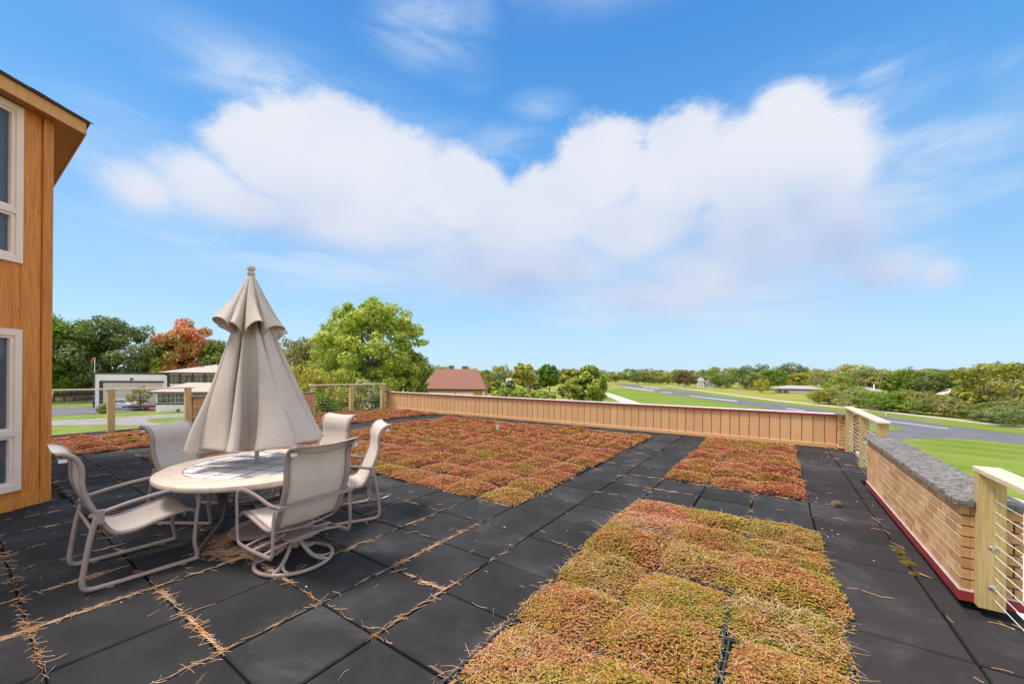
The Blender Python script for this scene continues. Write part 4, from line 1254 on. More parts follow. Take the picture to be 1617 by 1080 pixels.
# frame: four double curved legs joined by a ring and cross stretcher
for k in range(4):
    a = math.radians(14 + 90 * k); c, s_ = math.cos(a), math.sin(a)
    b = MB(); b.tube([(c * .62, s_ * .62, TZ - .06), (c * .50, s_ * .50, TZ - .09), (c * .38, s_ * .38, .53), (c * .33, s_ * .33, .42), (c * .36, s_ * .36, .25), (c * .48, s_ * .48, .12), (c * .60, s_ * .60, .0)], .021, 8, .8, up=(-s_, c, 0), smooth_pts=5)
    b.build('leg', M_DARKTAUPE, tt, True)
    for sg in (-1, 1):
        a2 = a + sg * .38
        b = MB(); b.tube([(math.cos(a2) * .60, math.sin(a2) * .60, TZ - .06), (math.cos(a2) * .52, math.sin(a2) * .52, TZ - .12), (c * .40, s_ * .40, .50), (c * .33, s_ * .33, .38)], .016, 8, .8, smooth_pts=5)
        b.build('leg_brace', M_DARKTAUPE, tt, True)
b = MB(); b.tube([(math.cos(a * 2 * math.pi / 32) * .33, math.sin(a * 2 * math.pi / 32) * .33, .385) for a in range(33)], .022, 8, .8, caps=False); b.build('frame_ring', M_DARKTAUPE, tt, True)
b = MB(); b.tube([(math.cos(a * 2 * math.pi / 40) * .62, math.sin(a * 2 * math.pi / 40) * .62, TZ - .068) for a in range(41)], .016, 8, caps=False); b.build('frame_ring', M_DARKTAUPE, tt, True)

# umbrella -----------------------------------------------------------------
ub = thing('patio_umbrella', 'closed beige cloth umbrella standing through the table, cloth hanging in folds', 'umbrella', TC)
lean = Vector((-.827, -.562, 0)) * .040 + Vector((.0, .0, 0))
def ax(z): return Vector((lean.x * (z - .3), lean.y * (z - .3), z)) if z > .3 else Vector((0, 0, z))
b = MB(); b.tube([ax(.10), ax(1.0), ax(2.0), ax(2.70)], .019, 14); b.build('pole', M_CHAIR if False else M_GREYBOX, ub, True)
b = MB(); b.lathe([(.020, 2.64), (.032, 2.65), (.036, 2.665), (.034, 2.68), (.024, 2.685), (.024, 2.70), (.038, 2.71), (.038, 2.735), (.030, 2.745), (.0, 2.748)], 16, Matrix.Translation(ax(2.72) - Vector((0, 0, 2.72)))); b.build('finial', M_CANOPY, ub, 'auto')
ubs = thing('umbrella_base', 'round ribbed cast umbrella base under the table ringed by pine needles', 'umbrella base', TC)
b = MB(); b.lathe([(.255, .0), (.262, .012), (.250, .03), (.22, .045), (.12, .075), (.06, .105), (.045, .14), (.034, .15), (.034, .30), (.026, .302)], 40); b.build('base_plate', M_CHAIR, ubs, 'auto')
for k in range(20):
    a = 2 * math.pi * k / 20; c, s_ = math.cos(a), math.sin(a)
    b = MB(); b.tube([(c * .055, s_ * .055, .115), (c * .13, s_ * .13, .080), (c * .21, s_ * .21, .054), (c * .238, s_ * .238, .044)], [.008, .016], 6, .8, smooth_pts=2); b.build('rib', M_CHAIR, ubs, True)


def cloth(name, zt, zb, r0, r1, NF, amp0, amp1, hem, seed, power=1.0, nz=46, swirl=.25, flat=0.):
    r = random.Random(seed); nt = NF * 16
    cen = [2 * math.pi * (k + r.uniform(-.17, .17)) / NF for k in range(NF)]; hz_ = [r.uniform(-.035, .045) for _ in range(NF)]
    wA = [r.uniform(.68, 1.3) for _ in range(NF)]; wR = [r.uniform(.93, 1.08) for _ in range(NF)]; tw = [r.uniform(-1, 1) for _ in range(NF)]
    wob = [(r.uniform(0, 6.28), r.uniform(2, 5)) for _ in range(6)]
    vs = []; fs = []
    for i in range(nz + 1):
        u = i / nz
        for k in range(nt):
            f = k / 16.0; fold = int(f); loc = f - fold                 # 0..1 across a fold between two ribs
            a0 = cen[fold]; a1 = cen[(fold + 1) % NF] + (2 * math.pi if fold == NF - 1 else 0)
            # ribs at loc 0; loop of cloth bulges at .5
            s = math.sin(math.pi * loc)
            amp = amp0 + (amp1 - amp0) * u
            bul = amp * (wA[fold] * s ** .85 - .52)
            ov = tw[fold] * .55 * amp * math.sin(2 * math.pi * loc) + swirl * amp * s
            th = a0 + (a1 - a0) * loc + ov
            rad = (r0 + (r1 - r0) * u ** power) * (wR[fold] * (1 - loc) + wR[(fold + 1) % NF] * loc)
            rad *= (1 + bul)
            rad *= 1 + .10 * u * math.sin(math.pi * 3 * loc + tw[fold] * 3 + 2.2 * u) * s
            for (ph, fr) in wob[:3]: rad *= 1 + .012 * u * math.sin(ph + fr * 3 * u + th * fr)
            z = zt + (zb - zt) * u + hem * u * u * (s ** 1.2) * wA[fold] - .02 * u * tw[fold] + u * u * (hz_[fold] * (1 - loc) + hz_[(fold + 1) % NF] * loc)
            th += .18 * tw[fold] * s * math.sin(2.6 * u) * (amp1 > .9)
            p = ax(z); vs.append((p.x + math.cos(th) * rad, p.y + math.sin(th) * rad, z))
    for i in range(nz):
        for k in range(nt):
            k2 = (k + 1) % nt; fs.append((i * nt + k, (i + 1) * nt + k, (i + 1) * nt + k2, i * nt + k2))
    b = MB(); b.add(vs, fs); o = b.build(name, M_CANOPY, ub, True)
    md = o.modifiers.new('thickness', 'SOLIDIFY'); md.thickness = .004; md.offset = 0
    return o
cloth('canopy', 2.33, .885, .085, .40, 10, .40, .92, .05, 34, power=.97, nz=60)
cloth('vent_cap', 2.645, 1.99, .026, .25, 8, .14, .78, .14, 9, power=.92, nz=30)
# bundle of rib ends peeping below the cloth on the left
for dx, dy in ((-.47, -.31), (-.43, -.29)):
    b = MB(); b.tube([(dx, dy, .90), (dx - .01, dy - .01, .80)], [.010, .014], 8); b.build('rib_tip', M_CHAIR, ub, True)

# small things on the roof ---------------------------------------------------
p = pix(786, 684, .03)
eb = thing('outlet_post', 'small grey electrical box on a short post among the red sedum', 'electrical box', (p.x, p.y, 0))
b = MB(); b.tube([(0, 0, 0), (0, 0, .13)], .012, 8); b.build('post', M_GREYBOX, eb)
b = MB(); b.box(-.045, .045, -.03, .03, .13, .25, bev=.006); b.build('box', M_GREYBOX, eb)
p = pix(1320, 799, .0)
cn = thing('pine_cone', 'small brown pine cone on the dark tiles right of the narrow bed', 'pine cone', (p.x, p.y, .028), .6)
b = MB(); b.tube([(-.045, 0, 0), (-.02, 0, 0), (.02, 0, 0), (.05, 0, 0)], [.016, .030, .026, .008], 10); b.build('core', M_CONE, cn)
b = MB()
for k in range(60):
    a = k * 2.4; xx = -.04 + .085 * k / 60; rr_ = .028 * math.sin(math.pi * (k + 8) / 74) + .008
    c, s_ = math.cos(a), math.sin(a); b.box(xx - .006, xx + .008, rr_ * .0 - .008, .008, rr_, rr_ + .009, Matrix.Rotation(a, 4, 'X'))
b.build('scales', M_CONE, cn, kind='stuff')

# ------------------------------------------------------------------ trees and shrubs
def crown_np(seed, rx, rz, nclump, nleaf, leaf, clump=.34, open_=.0, droop=.0, bottom=.15, ry=None):
    r = np.random.default_rng(seed); ry = ry or rx
    # clump centres: mostly near the shell of a lumpy ellipsoid
    d = r.normal(0, 1, (nclump, 3)); d /= np.linalg.norm(d, axis=1)[:, None]
    d[:, 2] = np.where(d[:, 2] < -bottom * 2.2, -d[:, 2] * .5, d[:, 2])
    rad = r.uniform(.55, 1.0, nclump) ** .7
    C = d * rad[:, None] * np.array([rx, ry, rz]) * (1 - clump * .30)
    cs = clump * r.uniform(.55, 1.15, nclump) * (rx + rz) / 2
    w = cs ** 2; cnt = np.maximum(6, (nleaf * w / w.sum())).astype(int)
    pos = []; nor = []
    for c, s, n in zip(C, cs, cnt):
        q = r.normal(0, 1, (n, 3)); q /= np.linalg.norm(q, axis=1)[:, None]
        rr = r.uniform(.35, 1, n) ** .5
        q2 = q * rr[:, None] * s * np.array([1, 1, .72])
        q2 += r.normal(0, .06 * s, (n, 3))
        q2[:, 2] -= droop * s * (q2[:, 0] ** 2 + q2[:, 1] ** 2) / s ** 2
        pos.append(c + q2); nor.append(q + .5 * d[:1] * 0 + np.array([0, 0, .45]))
    P = np.concatenate(pos); N = np.concatenate(nor) + r.normal(0, .45, P.shape)
    N /= np.linalg.norm(N, axis=1)[:, None]
    A = np.cross(N, r.normal(0, 1, P.shape)); A /= np.linalg.norm(A, axis=1)[:, None]; B = np.cross(N, A)
    L = leaf * r.uniform(.6, 1.3, len(P))[:, None]
    V = np.stack([P - A * L, P + B * L * .5, P + A * L + N * L * -.15, P - B * L * .5], 1).reshape(-1, 3)
    return V, np.arange(len(P) * 4).reshape(-1, 4), C


def tree_meshes(seed, h, rx, rz, nclump, nleaf, leaf, lm, trunk_r=.22, clump=.34, droop=0., zc=None, ry=None, bottom=.15, nlimb=14):
    zc = zc if zc is not None else h - rz
    V, Q, C = crown_np(seed, rx, rz, nclump, nleaf, leaf, clump, 0, droop, bottom, ry)
    V = V + (0, 0, zc)
    crown = np_mesh('crown', V, Q, [lm])
    b = MB(); r = random.Random(seed)
    top = Vector((r.uniform(-.3, .3), r.uniform(-.3, .3), zc + rz * .35))
    b.tube([(0, 0, -.1), (r.uniform(-.1, .1), 0, h * .12), (r.uniform(-.2, .2), r.uniform(-.2, .2), zc - rz * .3), top], [trunk_r, trunk_r * .25], 8, smooth_pts=3)
    for k in range(nlimb):
        c = Vector(C[k % len(C)]) + Vector((0, 0, zc)); z0 = max(h * .12, zc - rz * .7 + r.random() * rz * .7)
        s = Vector((0, 0, min(z0, c.z - .2)))
        m = s.lerp(c, .5) + Vector((0, 0, .08 * h * r.random()))
        b.tube([s, m, c], [trunk_r * .42, trunk_r * .08], 5, smooth_pts=2)
    me = bpy.data.meshes.new('trunk'); me.from_pydata(b.v, [], b.f); me.materials.append(M_BARK)
    return crown, me


def plant(name, label, cat, meshes, loc, rz=None, sc=(1, 1, 1), group=None):
    t = thing(name, label, cat, loc, rz if rz is not None else random.uniform(0, 6.28), group)
    t.scale = sc
    link('trunk', meshes[1], t); link('crown', meshes[0], t)
    return t


def put_tree(px, base, top, hw, meshes_fn, name, label, cat='tree', group=None, seed=None, wz=.92, leafk=1., nl=9000, nc=60, clump=.34, droop=0., lm=L_MID, bottom=.42, crownfrac=.85, zc=None, loc=None):
    p = pix(px, base, GZ); Z = project(p)[2]
    h = (base - top) / (base - HOR) * (EYE.z - GZ) if base > HOR else 8
    rx = hw / 613.24 * Z
    rz = h * crownfrac / 2
    leaf = max(.045, Z / 613.24 * 2.35 * leafk)
    ms = tree_meshes(seed or int(px * 7 + base), h, rx, rz, nc, nl, leaf, lm, trunk_r=.02 * h + .05, clump=clump, droop=droop, bottom=bottom)
    return plant(name, label, cat, ms, (p.x, p.y, GZ), group=group, rz=0)


GT = 'individual trees round the airfield'
put_tree(78, 634, 504, 54, None, 'green_tree', 'bright green tree touching the edge of the ochre house', lm=L_BRIGHT, nl=16000, nc=90, clump=.26, crownfrac=.95)
put_tree(180, 631, 514, 74, None, 'green_tree', 'broad dark green tree behind the white garage block', lm=L_DARK, nl=26000, nc=140, clump=.23, crownfrac=.97)
put_tree(140, 629, 540, 40, None, 'green_tree', 'dark low tree between the bright green tree and the broad dark one', lm=L_DARK, nl=8000, nc=60, clump=.3, crownfrac=.97)
put_tree(294, 629, 517, 43, None, 'maple_tree', 'round maple turning orange red above the white house roof', lm=L_RED, nl=20000, nc=110, clump=.24, crownfrac=.9)
put_tree(262, 630, 541, 30, None, 'green_tree', 'yellow green tree tucked against the left of the orange maple', lm=L_LIGHT, nl=8000, nc=60, clump=.28, crownfrac=.93)
put_tree(348, 630, 543, 24, None, 'green_tree', 'small green tree seen between the maple and the umbrella', lm=L_MID, nl=6000, nc=50, crownfrac=.9)
put_tree(588, 664, 474, 86, None, 'green_tree', 'big light green tree rising above the far left corner of the roof', lm=L_LIGHT, nl=30000, nc=190, clump=.165, crownfrac=.93, leafk=1.15)
put_tree(545, 660, 500, 50, None, 'green_tree', 'second light green crown on the left side of the big tree', lm=L_LIGHT, nl=11000, nc=80, clump=.25, crownfrac=.9)
put_tree(640, 658, 545, 40, None, 'green_tree', 'lower green tree against the right side of the big tree', lm=L_MID, nl=11000, nc=70, clump=.28, crownfrac=.95)
put_tree(474, 655, 530, 38, None, 'green_tree', 'loose olive green tree just right of the umbrella', lm=L_OLIVE, nl=9000, nc=70, clump=.28, crownfrac=.9)
put_tree(430, 650, 545, 30, None, 'green_tree', 'green tree hidden mostly behind the umbrella cloth', lm=L_MID, nl=5000, nc=50, crownfrac=.9)
for (x, bs, tp, hw, lm_, lab) in ((480, 690, 566, 38, L_YELLOW, 'yellow green shrub behind the left post of the far railing'), (525, 695, 577, 42, L_YELLOW, 'tall yellow green shrub behind the middle of the far railing'),
                                  (585, 690, 598, 36, L_OLIVE, 'dull olive shrub behind the right bay of the far railing'), (560, 690, 606, 28, L_TWIG, 'grey twiggy shrub behind the cables of the far railing'), (505, 700, 618, 40, L_BRIGHT, 'low green shrub at the foot of the far railing'), (608, 694, 610, 26, L_DARK, 'dark shrub beside the last post of the far railing'),
                                  (450, 690, 590, 34, L_LIGHT, 'light green shrub close to the right of the umbrella')):
    put_tree(x, bs, tp, hw, None, 'shrub', lab, 'shrub', lm=lm_, nl=9000, nc=60, clump=.3, crownfrac=1.02, bottom=.5, leafk=.8 if lm_ is not L_TWIG else .35, group='shrubs behind the far railing')
put_tree(222, 647, 611, 17, None, 'small_tree', 'small thin leaved tree in front of the cream garage door', lm=L_OLIVE, nl=1600, nc=40, clump=.22, crownfrac=.9, leafk=.55)
put_tree(165, 652.5, 637, 8.5, None, 'shrub', 'small green shrub at the corner of the driveway', 'shrub', lm=L_MID, nl=900, nc=24, crownfrac=1.0, bottom=.5)
put_tree(290, 650, 644, 10, None, 'shrub', 'low green hedge shrub at the foot of the white porch', 'shrub', lm=L_LIGHT, nl=500, nc=16, crownfrac=1.0, bottom=.5)
# middle distance
put_tree(828, 622, 571, 20, None, 'green_tree', 'slender yellowish tree left of the dark green one beyond the wall', lm=L_YELLOW, nl=4500, nc=50, clump=.28, crownfrac=.8)
put_tree(867, 620, 574, 19, None, 'green_tree', 'rounded mid green tree standing above the maroon house', lm=L_BRIGHT, nl=4500, nc=50, clump=.3, crownfrac=.85)
put_tree(926, 641, 576, 31, None, 'green_tree', 'round light green tree rising just above the tan wall left of the white path', lm=L_LIGHT, nl=12000, nc=90, clump=.26, crownfrac=1.0, bottom=.4)
put_tree(899, 632, 580, 14, None, 'green_tree', 'pale green tree at the left shoulder of the round light green tree', lm=L_YELLOW, nl=3500, nc=40, crownfrac=.95)
put_tree(775, 622, 602, 10, None, 'shrub', 'bright yellow green bush to the right of the brown roofed garage', 'shrub', lm=L_YELLOW, nl=1500, nc=24, crownfrac=1.0, bottom=.5)
put_tree(788, 622, 600, 8, None, 'shrub', 'green bush right beside the yellow green bush', 'shrub', lm=L_MID, nl=1200, nc=24, crownfrac=1.0, bottom=.5)
for k, (x, hw, tp) in enumerate(((795, 20, 614), (815, 22, 612), (838, 22, 613.5), (860, 18, 617))):
    put_tree(x, 632 + k, tp, hw, None, 'willow_bush', '%s clump of the long pale green willow thicket behind the tan wall' % ('leftmost', 'second', 'third', 'rightmost')[k], 'bush', lm=L_LIGHT, nl=3500, nc=40, clump=.35, crownfrac=1.05, bottom=.5, leafk=.8, group='willow thicket behind the wall')
put_tree(890, 628, 609, 12, None, 'shrub', 'dark green bush between the willow thicket and the round tree', 'shrub', lm=L_MID, nl=1500, nc=24, crownfrac=1.0, bottom=.5)
put_tree(846, 617, 603, 9, None, 'shrub', 'dark bush in front of the maroon house', 'shrub', lm=L_DARK, nl=900, nc=20, crownfrac=1.0, bottom=.5)
put_tree(806, 617, 600, 8, None, 'shrub', 'dark bush at the left end of the maroon house', 'shrub', lm=L_DARK, nl=900, nc=20, crownfrac=1.0, bottom=.5)

# generic far trees with shared meshes
FAR = {}
def far_meshes(kind):
    if kind not in FAR:
        lm, = {'light': (L_LIGHT,), 'yellow': (L_YELLOW,), 'mid': (L_MID,), 'dark': (L_DARK,), 'olive': (L_OLIVE,), 'bright': (L_BRIGHT,), 'brown': (L_BROWN,)}[kind[0]],
        lm = lm[0] if isinstance(lm, tuple) else lm
        FAR[kind] = tree_meshes(300 + kind[1] * 17 + len(kind[0]), 1.0, .5, .47, 50, 3200, .030, lm, trunk_r=.02, clump=.30, bottom=.9 if kind[2] else .55, nlimb=8)
    return FAR[kind]


def far_tree(px, base, top, hw, kind, label, group=None, low=False, cat='tree', name=None):
    p = pix(px, base, GZ); Z = project(p)[2]
    h = (base - top) / 613.24 * Z; w = 2.3 * hw / 613.24 * Z
    ms = far_meshes((kind, random.randrange(3), low))
    return plant(name or ('shrub' if cat == 'shrub' else 'green_tree'), label, cat, ms, (p.x, p.y, GZ), sc=(w, w, h), group=group)


named = [(1082, 612, 586.5, 16, 'brown', 'round brownish dark tree left of the white house', 1), (1140, 612, 577, 22, 'mid', 'leafy green tree above the right end of the white house', 0),
         (1073, 609, 582, 12, 'mid', 'green tree behind the brownish round tree', 0), (1148, 613, 592, 10, 'dark', 'dark conical bush right of the white house', 1),
         (1178, 615, 576, 17, 'dark', 'leftmost dark tree of the tall clump in the middle of the airfield', 1), (1200, 614, 574, 17, 'dark', 'second dark tree of the tall clump, behind the small yellow tree', 1),
         (1245, 613, 572, 20, 'dark', 'tallest dark tree of the clump above the ranch house', 1), (1262, 613, 574, 14, 'dark', 'rightmost dark tree of the tall clump', 1), (1190, 616, 586, 12, 'olive', 'greyish green tree at the foot of the tall dark clump', 1),
         (1221, 616, 581, 23, 'bright', 'broad lime green tree in front of the tall dark clump', 1), (1204, 621, 597, 10.5, 'yellow', 'small yellow green tree standing alone in the field', 0),
         (1262, 614, 587, 17, 'yellow', 'yellow green tree behind the left of the ranch house roof', 1), (1280, 614, 586, 14, 'light', 'light green tree behind the ranch house roof', 1),
         (1298, 622, 585, 15, 'olive', 'thin olive tree at the right end of the ranch house', 0), (1325, 632, 592, 17, 'light', 'light green tree between the two ranch houses', 0), (1345, 616, 574, 26, 'olive', 'tall spreading tree behind the second ranch house', 0),
         (1397, 649, 618, 24, 'bright', 'lime green rounded bush beside the cart path', 1), (1430, 634, 612.5, 10.5, 'yellow', 'bright yellow bush in the right distance', 1),
         (1545, 655, 607, 32, 'yellow', 'rounded yellow green bush below the big tree at the right edge', 1), (1597, 662, 566, 60, 'yellow', 'big yellow green tree at the right edge', 1),
         (1570, 640, 572, 26, 'olive', 'olive tree left of the big tree at the right edge', 0), (1600, 674, 640, 26, 'dark', 'dark green bush by the cart path at the right edge', 1), (1565, 668, 644, 22, 'dark', 'second dark bush by the cart path, left of the edge one', 1)]
for (x, bs, tp, hw, kd, lab, low) in named:
    far_tree(x, bs, tp, hw, kd, lab, GT, bool(low), 'shrub' if 'bush' in lab else 'tree')
# shrub belt along the cart path, right
for k in range(40):
    x = 1290 + k * 8.4 + random.uniform(-4, 4)
    bs = 636 + (x - 1290) * .105 - (5 if k % 2 else 0) + random.uniform(-1, 2)
    hgt = random.uniform(17, 28) + max(0, x - 1400) * .07
    kd = random.choice(['olive', 'olive', 'mid', 'yellow', 'light', 'mid'])
    far_tree(x, bs, bs - hgt, random.uniform(12, 18), kd, 'shrub %s in the dense belt beside the cart path at the right' % (ORD[k] + ' from the left'), 'shrub belt along the cart path', True, 'shrub')
# trees behind the belt
for k in range(17):
    x = 1360 + k * 15.5 + random.uniform(-4, 4)
    bs = 622 + (x - 1360) * .045; tp = random.uniform(579, 588) - (6 if x > 1560 else 0)
    far_tree(x, bs, tp, random.uniform(13, 20), random.choice(['mid', 'mid', 'dark', 'bright', 'olive', 'light']), 'green tree %s in the row above the shrub belt' % (ORD[k] + ' from the left'), 'tree row above the shrub belt', False)
# distant tree line across the horizon
k = 0
for row, (bs0, tlo, thi, step) in enumerate(((603.5, 580, 587, 10.5), (607, 584, 592, 11.5))):
    x = 655.0; k = 0
    while x < 1640:
        kd = random.choice(['mid', 'mid', 'olive', 'light', 'dark', 'yellow', 'mid', 'olive'])
        bs = bs0 + (1.5 if x < 760 else 0)
        tp = random.uniform(tlo, thi) - (6 if row == 0 and (680 < x < 800) and random.random() < .5 else 0)
        if not (row == 1 and 955 < x < 1000):
            far_tree(x, bs, tp, random.uniform(8, 13), kd, 'far tree in the %s of the horizon tree line, %s from its left end' % ('back row' if row == 0 else 'front row', ORD[k]), 'horizon tree line', row == 1)
        x += step * random.uniform(.8, 1.2); k += 1
# behind the left houses
for k, (x, tp) in enumerate(((20, 560), (55, 548), (110, 556), (232, 556), (318, 556), (372, 552), (402, 556), (446, 548), (505, 548), (660, 572), (690, 577))):
    far_tree(x, 628, tp, 24, random.choice(['dark', 'mid']), 'dark background tree %s along the left horizon' % (ORD[k] + ' from the left'), 'background trees on the left', True)

# ------------------------------------------------------------------ buildings beyond
def frame_at(p, rz):
    return Matrix.Translation(p) @ Matrix.Rotation(rz, 4, 'Z')


def hip_roof(b, x0, x1, y0, y1, z, rise, ov=.5, ridge_in=None, th=.14):
    x0 -= ov; x1 += ov; y0 -= ov; y1 += ov
    k = ridge_in if ridge_in is not None else (y1 - y0) / 2
    vs = [(x0, y0, z), (x1, y0, z), (x1, y1, z), (x0, y1, z), (x0 + k, (y0 + y1) / 2, z + rise), (x1 - k, (y0 + y1) / 2, z + rise),
          (x0, y0, z - th), (x1, y0, z - th), (x1, y1, z - th), (x0, y1, z - th)]
    b.add(vs, [(0, 1, 5, 4), (1, 2, 5), (2, 3, 4, 5), (3, 0, 4), (6, 7, 1, 0), (7, 8, 2, 1), (8, 9, 3, 2), (9, 6, 0, 3), (9, 8, 7, 6)])
    return b


def win(parent, x0, x1, z0, z1, y, frame=M_BROWNTRIM, n=1, fw=.06, glass=None):
    b = MB(); b.box(x0, x0 + fw, y - .05, y + .02, z0, z1).box(x1 - fw, x1, y - .05, y + .02, z0, z1).box(x0 + fw + .001, x1 - fw - .001, y - .05, y + .02, z0, z0 + fw).box(x0 + fw + .001, x1 - fw - .001, y - .05, y + .02, z1 - fw, z1)
    for k in range(1, n):
        xx = x0 + (x1 - x0) * k / n; b.box(xx - fw / 2, xx + fw / 2, y - .045, y + .02, z0 + fw + .001, z1 - fw - .001)
    w = b.build('window', frame, parent)
    for k in range(n):
        b = MB(); a = x0 + (x1 - x0) * k / n + fw / 2; c = x0 + (x1 - x0) * (k + 1) / n - fw / 2; b.box(a + .02, c - .02, y - .022, y - .012, z0 + fw / 2, z1 - fw / 2); b.build('pane', glass or M_DGLASS, w)
        b = MB(); b.box(a + .02, a + (c - a) * .3, y - .010, y - .004, z0 + fw, z1 - fw); b.build('curtain', M_WHITE, w)
    return w


def building(name, label, px_l, px_r, base, rz=None, cat='house', face=False):
    """thing whose local +x runs to the right in the photo, -y faces the viewer; returns (thing, width)"""
    A = pix(px_l, base, GZ); B = pix(px_r, base, GZ)
    ang = math.atan2(B.y - A.y, B.x - A.x)
    if face:      # square to the line of sight
        C = (A + B) / 2; v = C - EYE; v.z = 0; v.normalize(); rt = Vector((v.y, -v.x, 0))
        L = (B - A).dot(rt); A = C - rt * L / 2; B = C + rt * L / 2; ang = math.atan2(rt.y, rt.x)
    t = thing(name, label, cat, (A.x, A.y, GZ), ang)
    return t, (B - A).length


# white garage block and house, left
g, W = building('white_garage', 'flat roofed white garage block with a wide cream door', 147, 264, 643.5, cat='garage')
H = 4.75
b = MB(); b.box(0, W, 0, 8, 0, H); b.build('wall', M_WHITE, g)
b = MB(); b.box(-.08, W + .05, -.08, 8.1, H, H + .16); b.build('roof_edge', M_BROWNTRIM, g)
dx0, dx1, dh = W * .14, W * .93, 3.45
b = MB(); b.box(dx0 - .5, dx0 - .05, -.12, -.002, 0, dh + .1); b.box(dx0 - .5, dx1 + .2, -.13, -.002, dh + .101, dh + .36); b.build('door_trim', M_BROWNTRIM, g)
dr = MB(); dr.box(dx0 - .049, dx1, -.06, -.003, 0.02, dh); dr = dr.build('garage_door', M_CREAM, g)
for r_ in range(6):
    b = MB(); b.box(dx0, dx1 - .04, -.085, -.061, .05 + r_ * dh / 6, (r_ + 1) * dh / 6 - .03); b.build('door_panel', M_CREAM, dr)
b = MB(); b.box(W * .50, W * .535, -.12, -.002, 3.95, 4.2); b.build('wall_lamp', M_BLACK, g)
b = MB(); b.box(.02, .22, -.1, -.002, 0, H - .01); b.build('corner_trim', M_BROWNTRIM, g)

hh_, W = building('white_house', 'white two storey house with tan hip roofs and brown window bands', 264, 345, 645)
zf = 3.15
b = MB(); b.box(0, W, 0, 8, 0, zf + 1.75); b.build('wall', M_WHITE, hh_)
b = MB(); hip_roof(b, 0, W + 1, 0, 8, zf + 1.9, 1.25, .9); rf = b.build('roof', M_ROOFTAN, hh_)
b = MB(); b.box(-.9, W + 1.9, -.93, -.905, zf + 1.72, zf + 1.93); b.build('gutter', M_BROWNTRIM, hh_)
b = MB(); b.box(0, W, -.08, -.002, zf - .12, zf - .02); b.build('trim_band', M_BROWNTRIM, hh_)
nw = 4
for k in range(nw):
    a = W * (.04 + .24 * k); win(hh_, a, a + W * .19, zf + .35, zf + 1.55, -.03, n=2)
for k in (0, 1, 2, 3, 4):
    a = W * (.0 + .24 * k); b = MB(); b.box(a, a + .18, -.07, -.002, zf - .01, zf + 1.75); b.build('trim_post', M_BROWNTRIM, hh_)
b = MB(); b.tube([(-.3, -.1, zf + 1.7), (.15, -.1, zf + 1.4), (.25, -.1, zf + .6), (.25, -.1, 0)], .06, 6); b.build('downpipe', M_BROWNTRIM, hh_)
b = MB(); b.box(W * .38, W * .46, 2.2, 2.6, zf + 2.3, zf + 2.85); b.build('roof_vent', M_GREYBOX, hh_)
pr_, W = building('white_porch', 'single storey white porch wing with a brown framed window band and low hip roof', 246, 345, 650.5, cat='porch')
zc = 2.45
b = MB(); b.box(0, W, 0, 4.5, 0, zc); b.build('wall', M_WHITE, pr_)
b = MB(); hip_roof(b, 0, W, 0, 4.5, zc + .14, 1.15, .55); b.build('roof', M_ROOFTAN, pr_)
b = MB(); b.box(-.55, W + .55, -.58, -.552, zc - .02, zc + .16); b.build('gutter', M_BROWNTRIM, pr_)
for k in range(3):
    a = .25 + k * 2.15; win(pr_, a, a + 2.0, 1.2, 2.3, -.03, n=3, fw=.1)
b = MB(); b.box(0, W, -.05, -.002, .95, 1.12); b.build('trim_band', M_BROWNTRIM, pr_)
# orange windsock pole
fp = pix(149, 640, GZ)
ws = thing('windsock_pole', 'thin pole with a limp orange windsock at the left end of the garage', 'windsock', (fp.x, fp.y - .0, GZ))
b = MB(); b.tube([(0, 0, 0), (0, 0, 7.2)], .05, 6); b.build('pole', M_WHITEM, ws)
b = MB(); b.tube([(0, 0, 7.1), (-.22, -.18, 6.9), (-.36, -.26, 6.4)], [.15, .08], 8); b.build('sock', simple('orange_cloth', (.6, .13, .03), rough=.8), ws)
# neighbour roof far left
nb_, W = building('neighbour_house', 'dark brown neighbour house hidden among the trees at the far left', 84, 128, 628)
b = MB(); b.box(0, W, 0, 7, 0, 3.3); b.build('wall', M_BROWNTRIM, nb_)
b = MB(); hip_roof(b, 0, W, 0, 7, 3.4, 2.3, .7); b.build('roof', M_ROOFGREY, nb_)
# rail fence
A = pix(20, 635, GZ); B = pix(148, 634, GZ); L = (B - A).length
fe = thing('rail_fence', 'low dark three rail fence left of the white garage', 'fence', A, math.atan2(B.y - A.y, B.x - A.x))
for k in range(9):
    b = MB(); b.box(-.09, .09, -.09, .09, 0, 1.35); o = b.build('post', M_BROWNTRIM, fe); o.location = (L * k / 8, 0, 0)
for z in (.35, .75, 1.15):
    b = MB(); b.box(0, L, -.04, .04, z, z + .12); b.build('rail', M_BROWNTRIM, fe)

# brown roofed garage, centre
A = at(668, 60, GZ); B = at(765, 60, GZ)
bg = thing('brown_roof_garage', 'ochre garage with a brown shingle roof and white doors beyond the tan wall', 'garage', A, math.atan2(B.y - A.y, B.x - A.x))
W = (B - A).length; ze = 2.75
b = MB(); b.box(0, W, 0, 7, 0, ze); b.build('wall', M_ORWALL, bg)
b = MB(); hip_roof(b, 0, W, 0, 7, ze + .1, 3.1, .35, ridge_in=1.7); b.build('roof', M_ROOFBROWN, bg)
for a, c in ((.6, 4.9), (5.1, W - 1.7)):
    b = MB(); b.box(a, c, -.05, -.002, 0, ze - .42); b.build('garage_door', M_WHITE, bg)
b = MB(); b.box(W - .25, W + .04, -.1, .3, 0, ze - .05); b.build('corner_post', M_WHITE, bg)
b = MB(); b.box(-.35, W + .35, -.40, -.352, ze - .12, ze + .1); b.build('fascia_board', M_BROWNTRIM, bg)

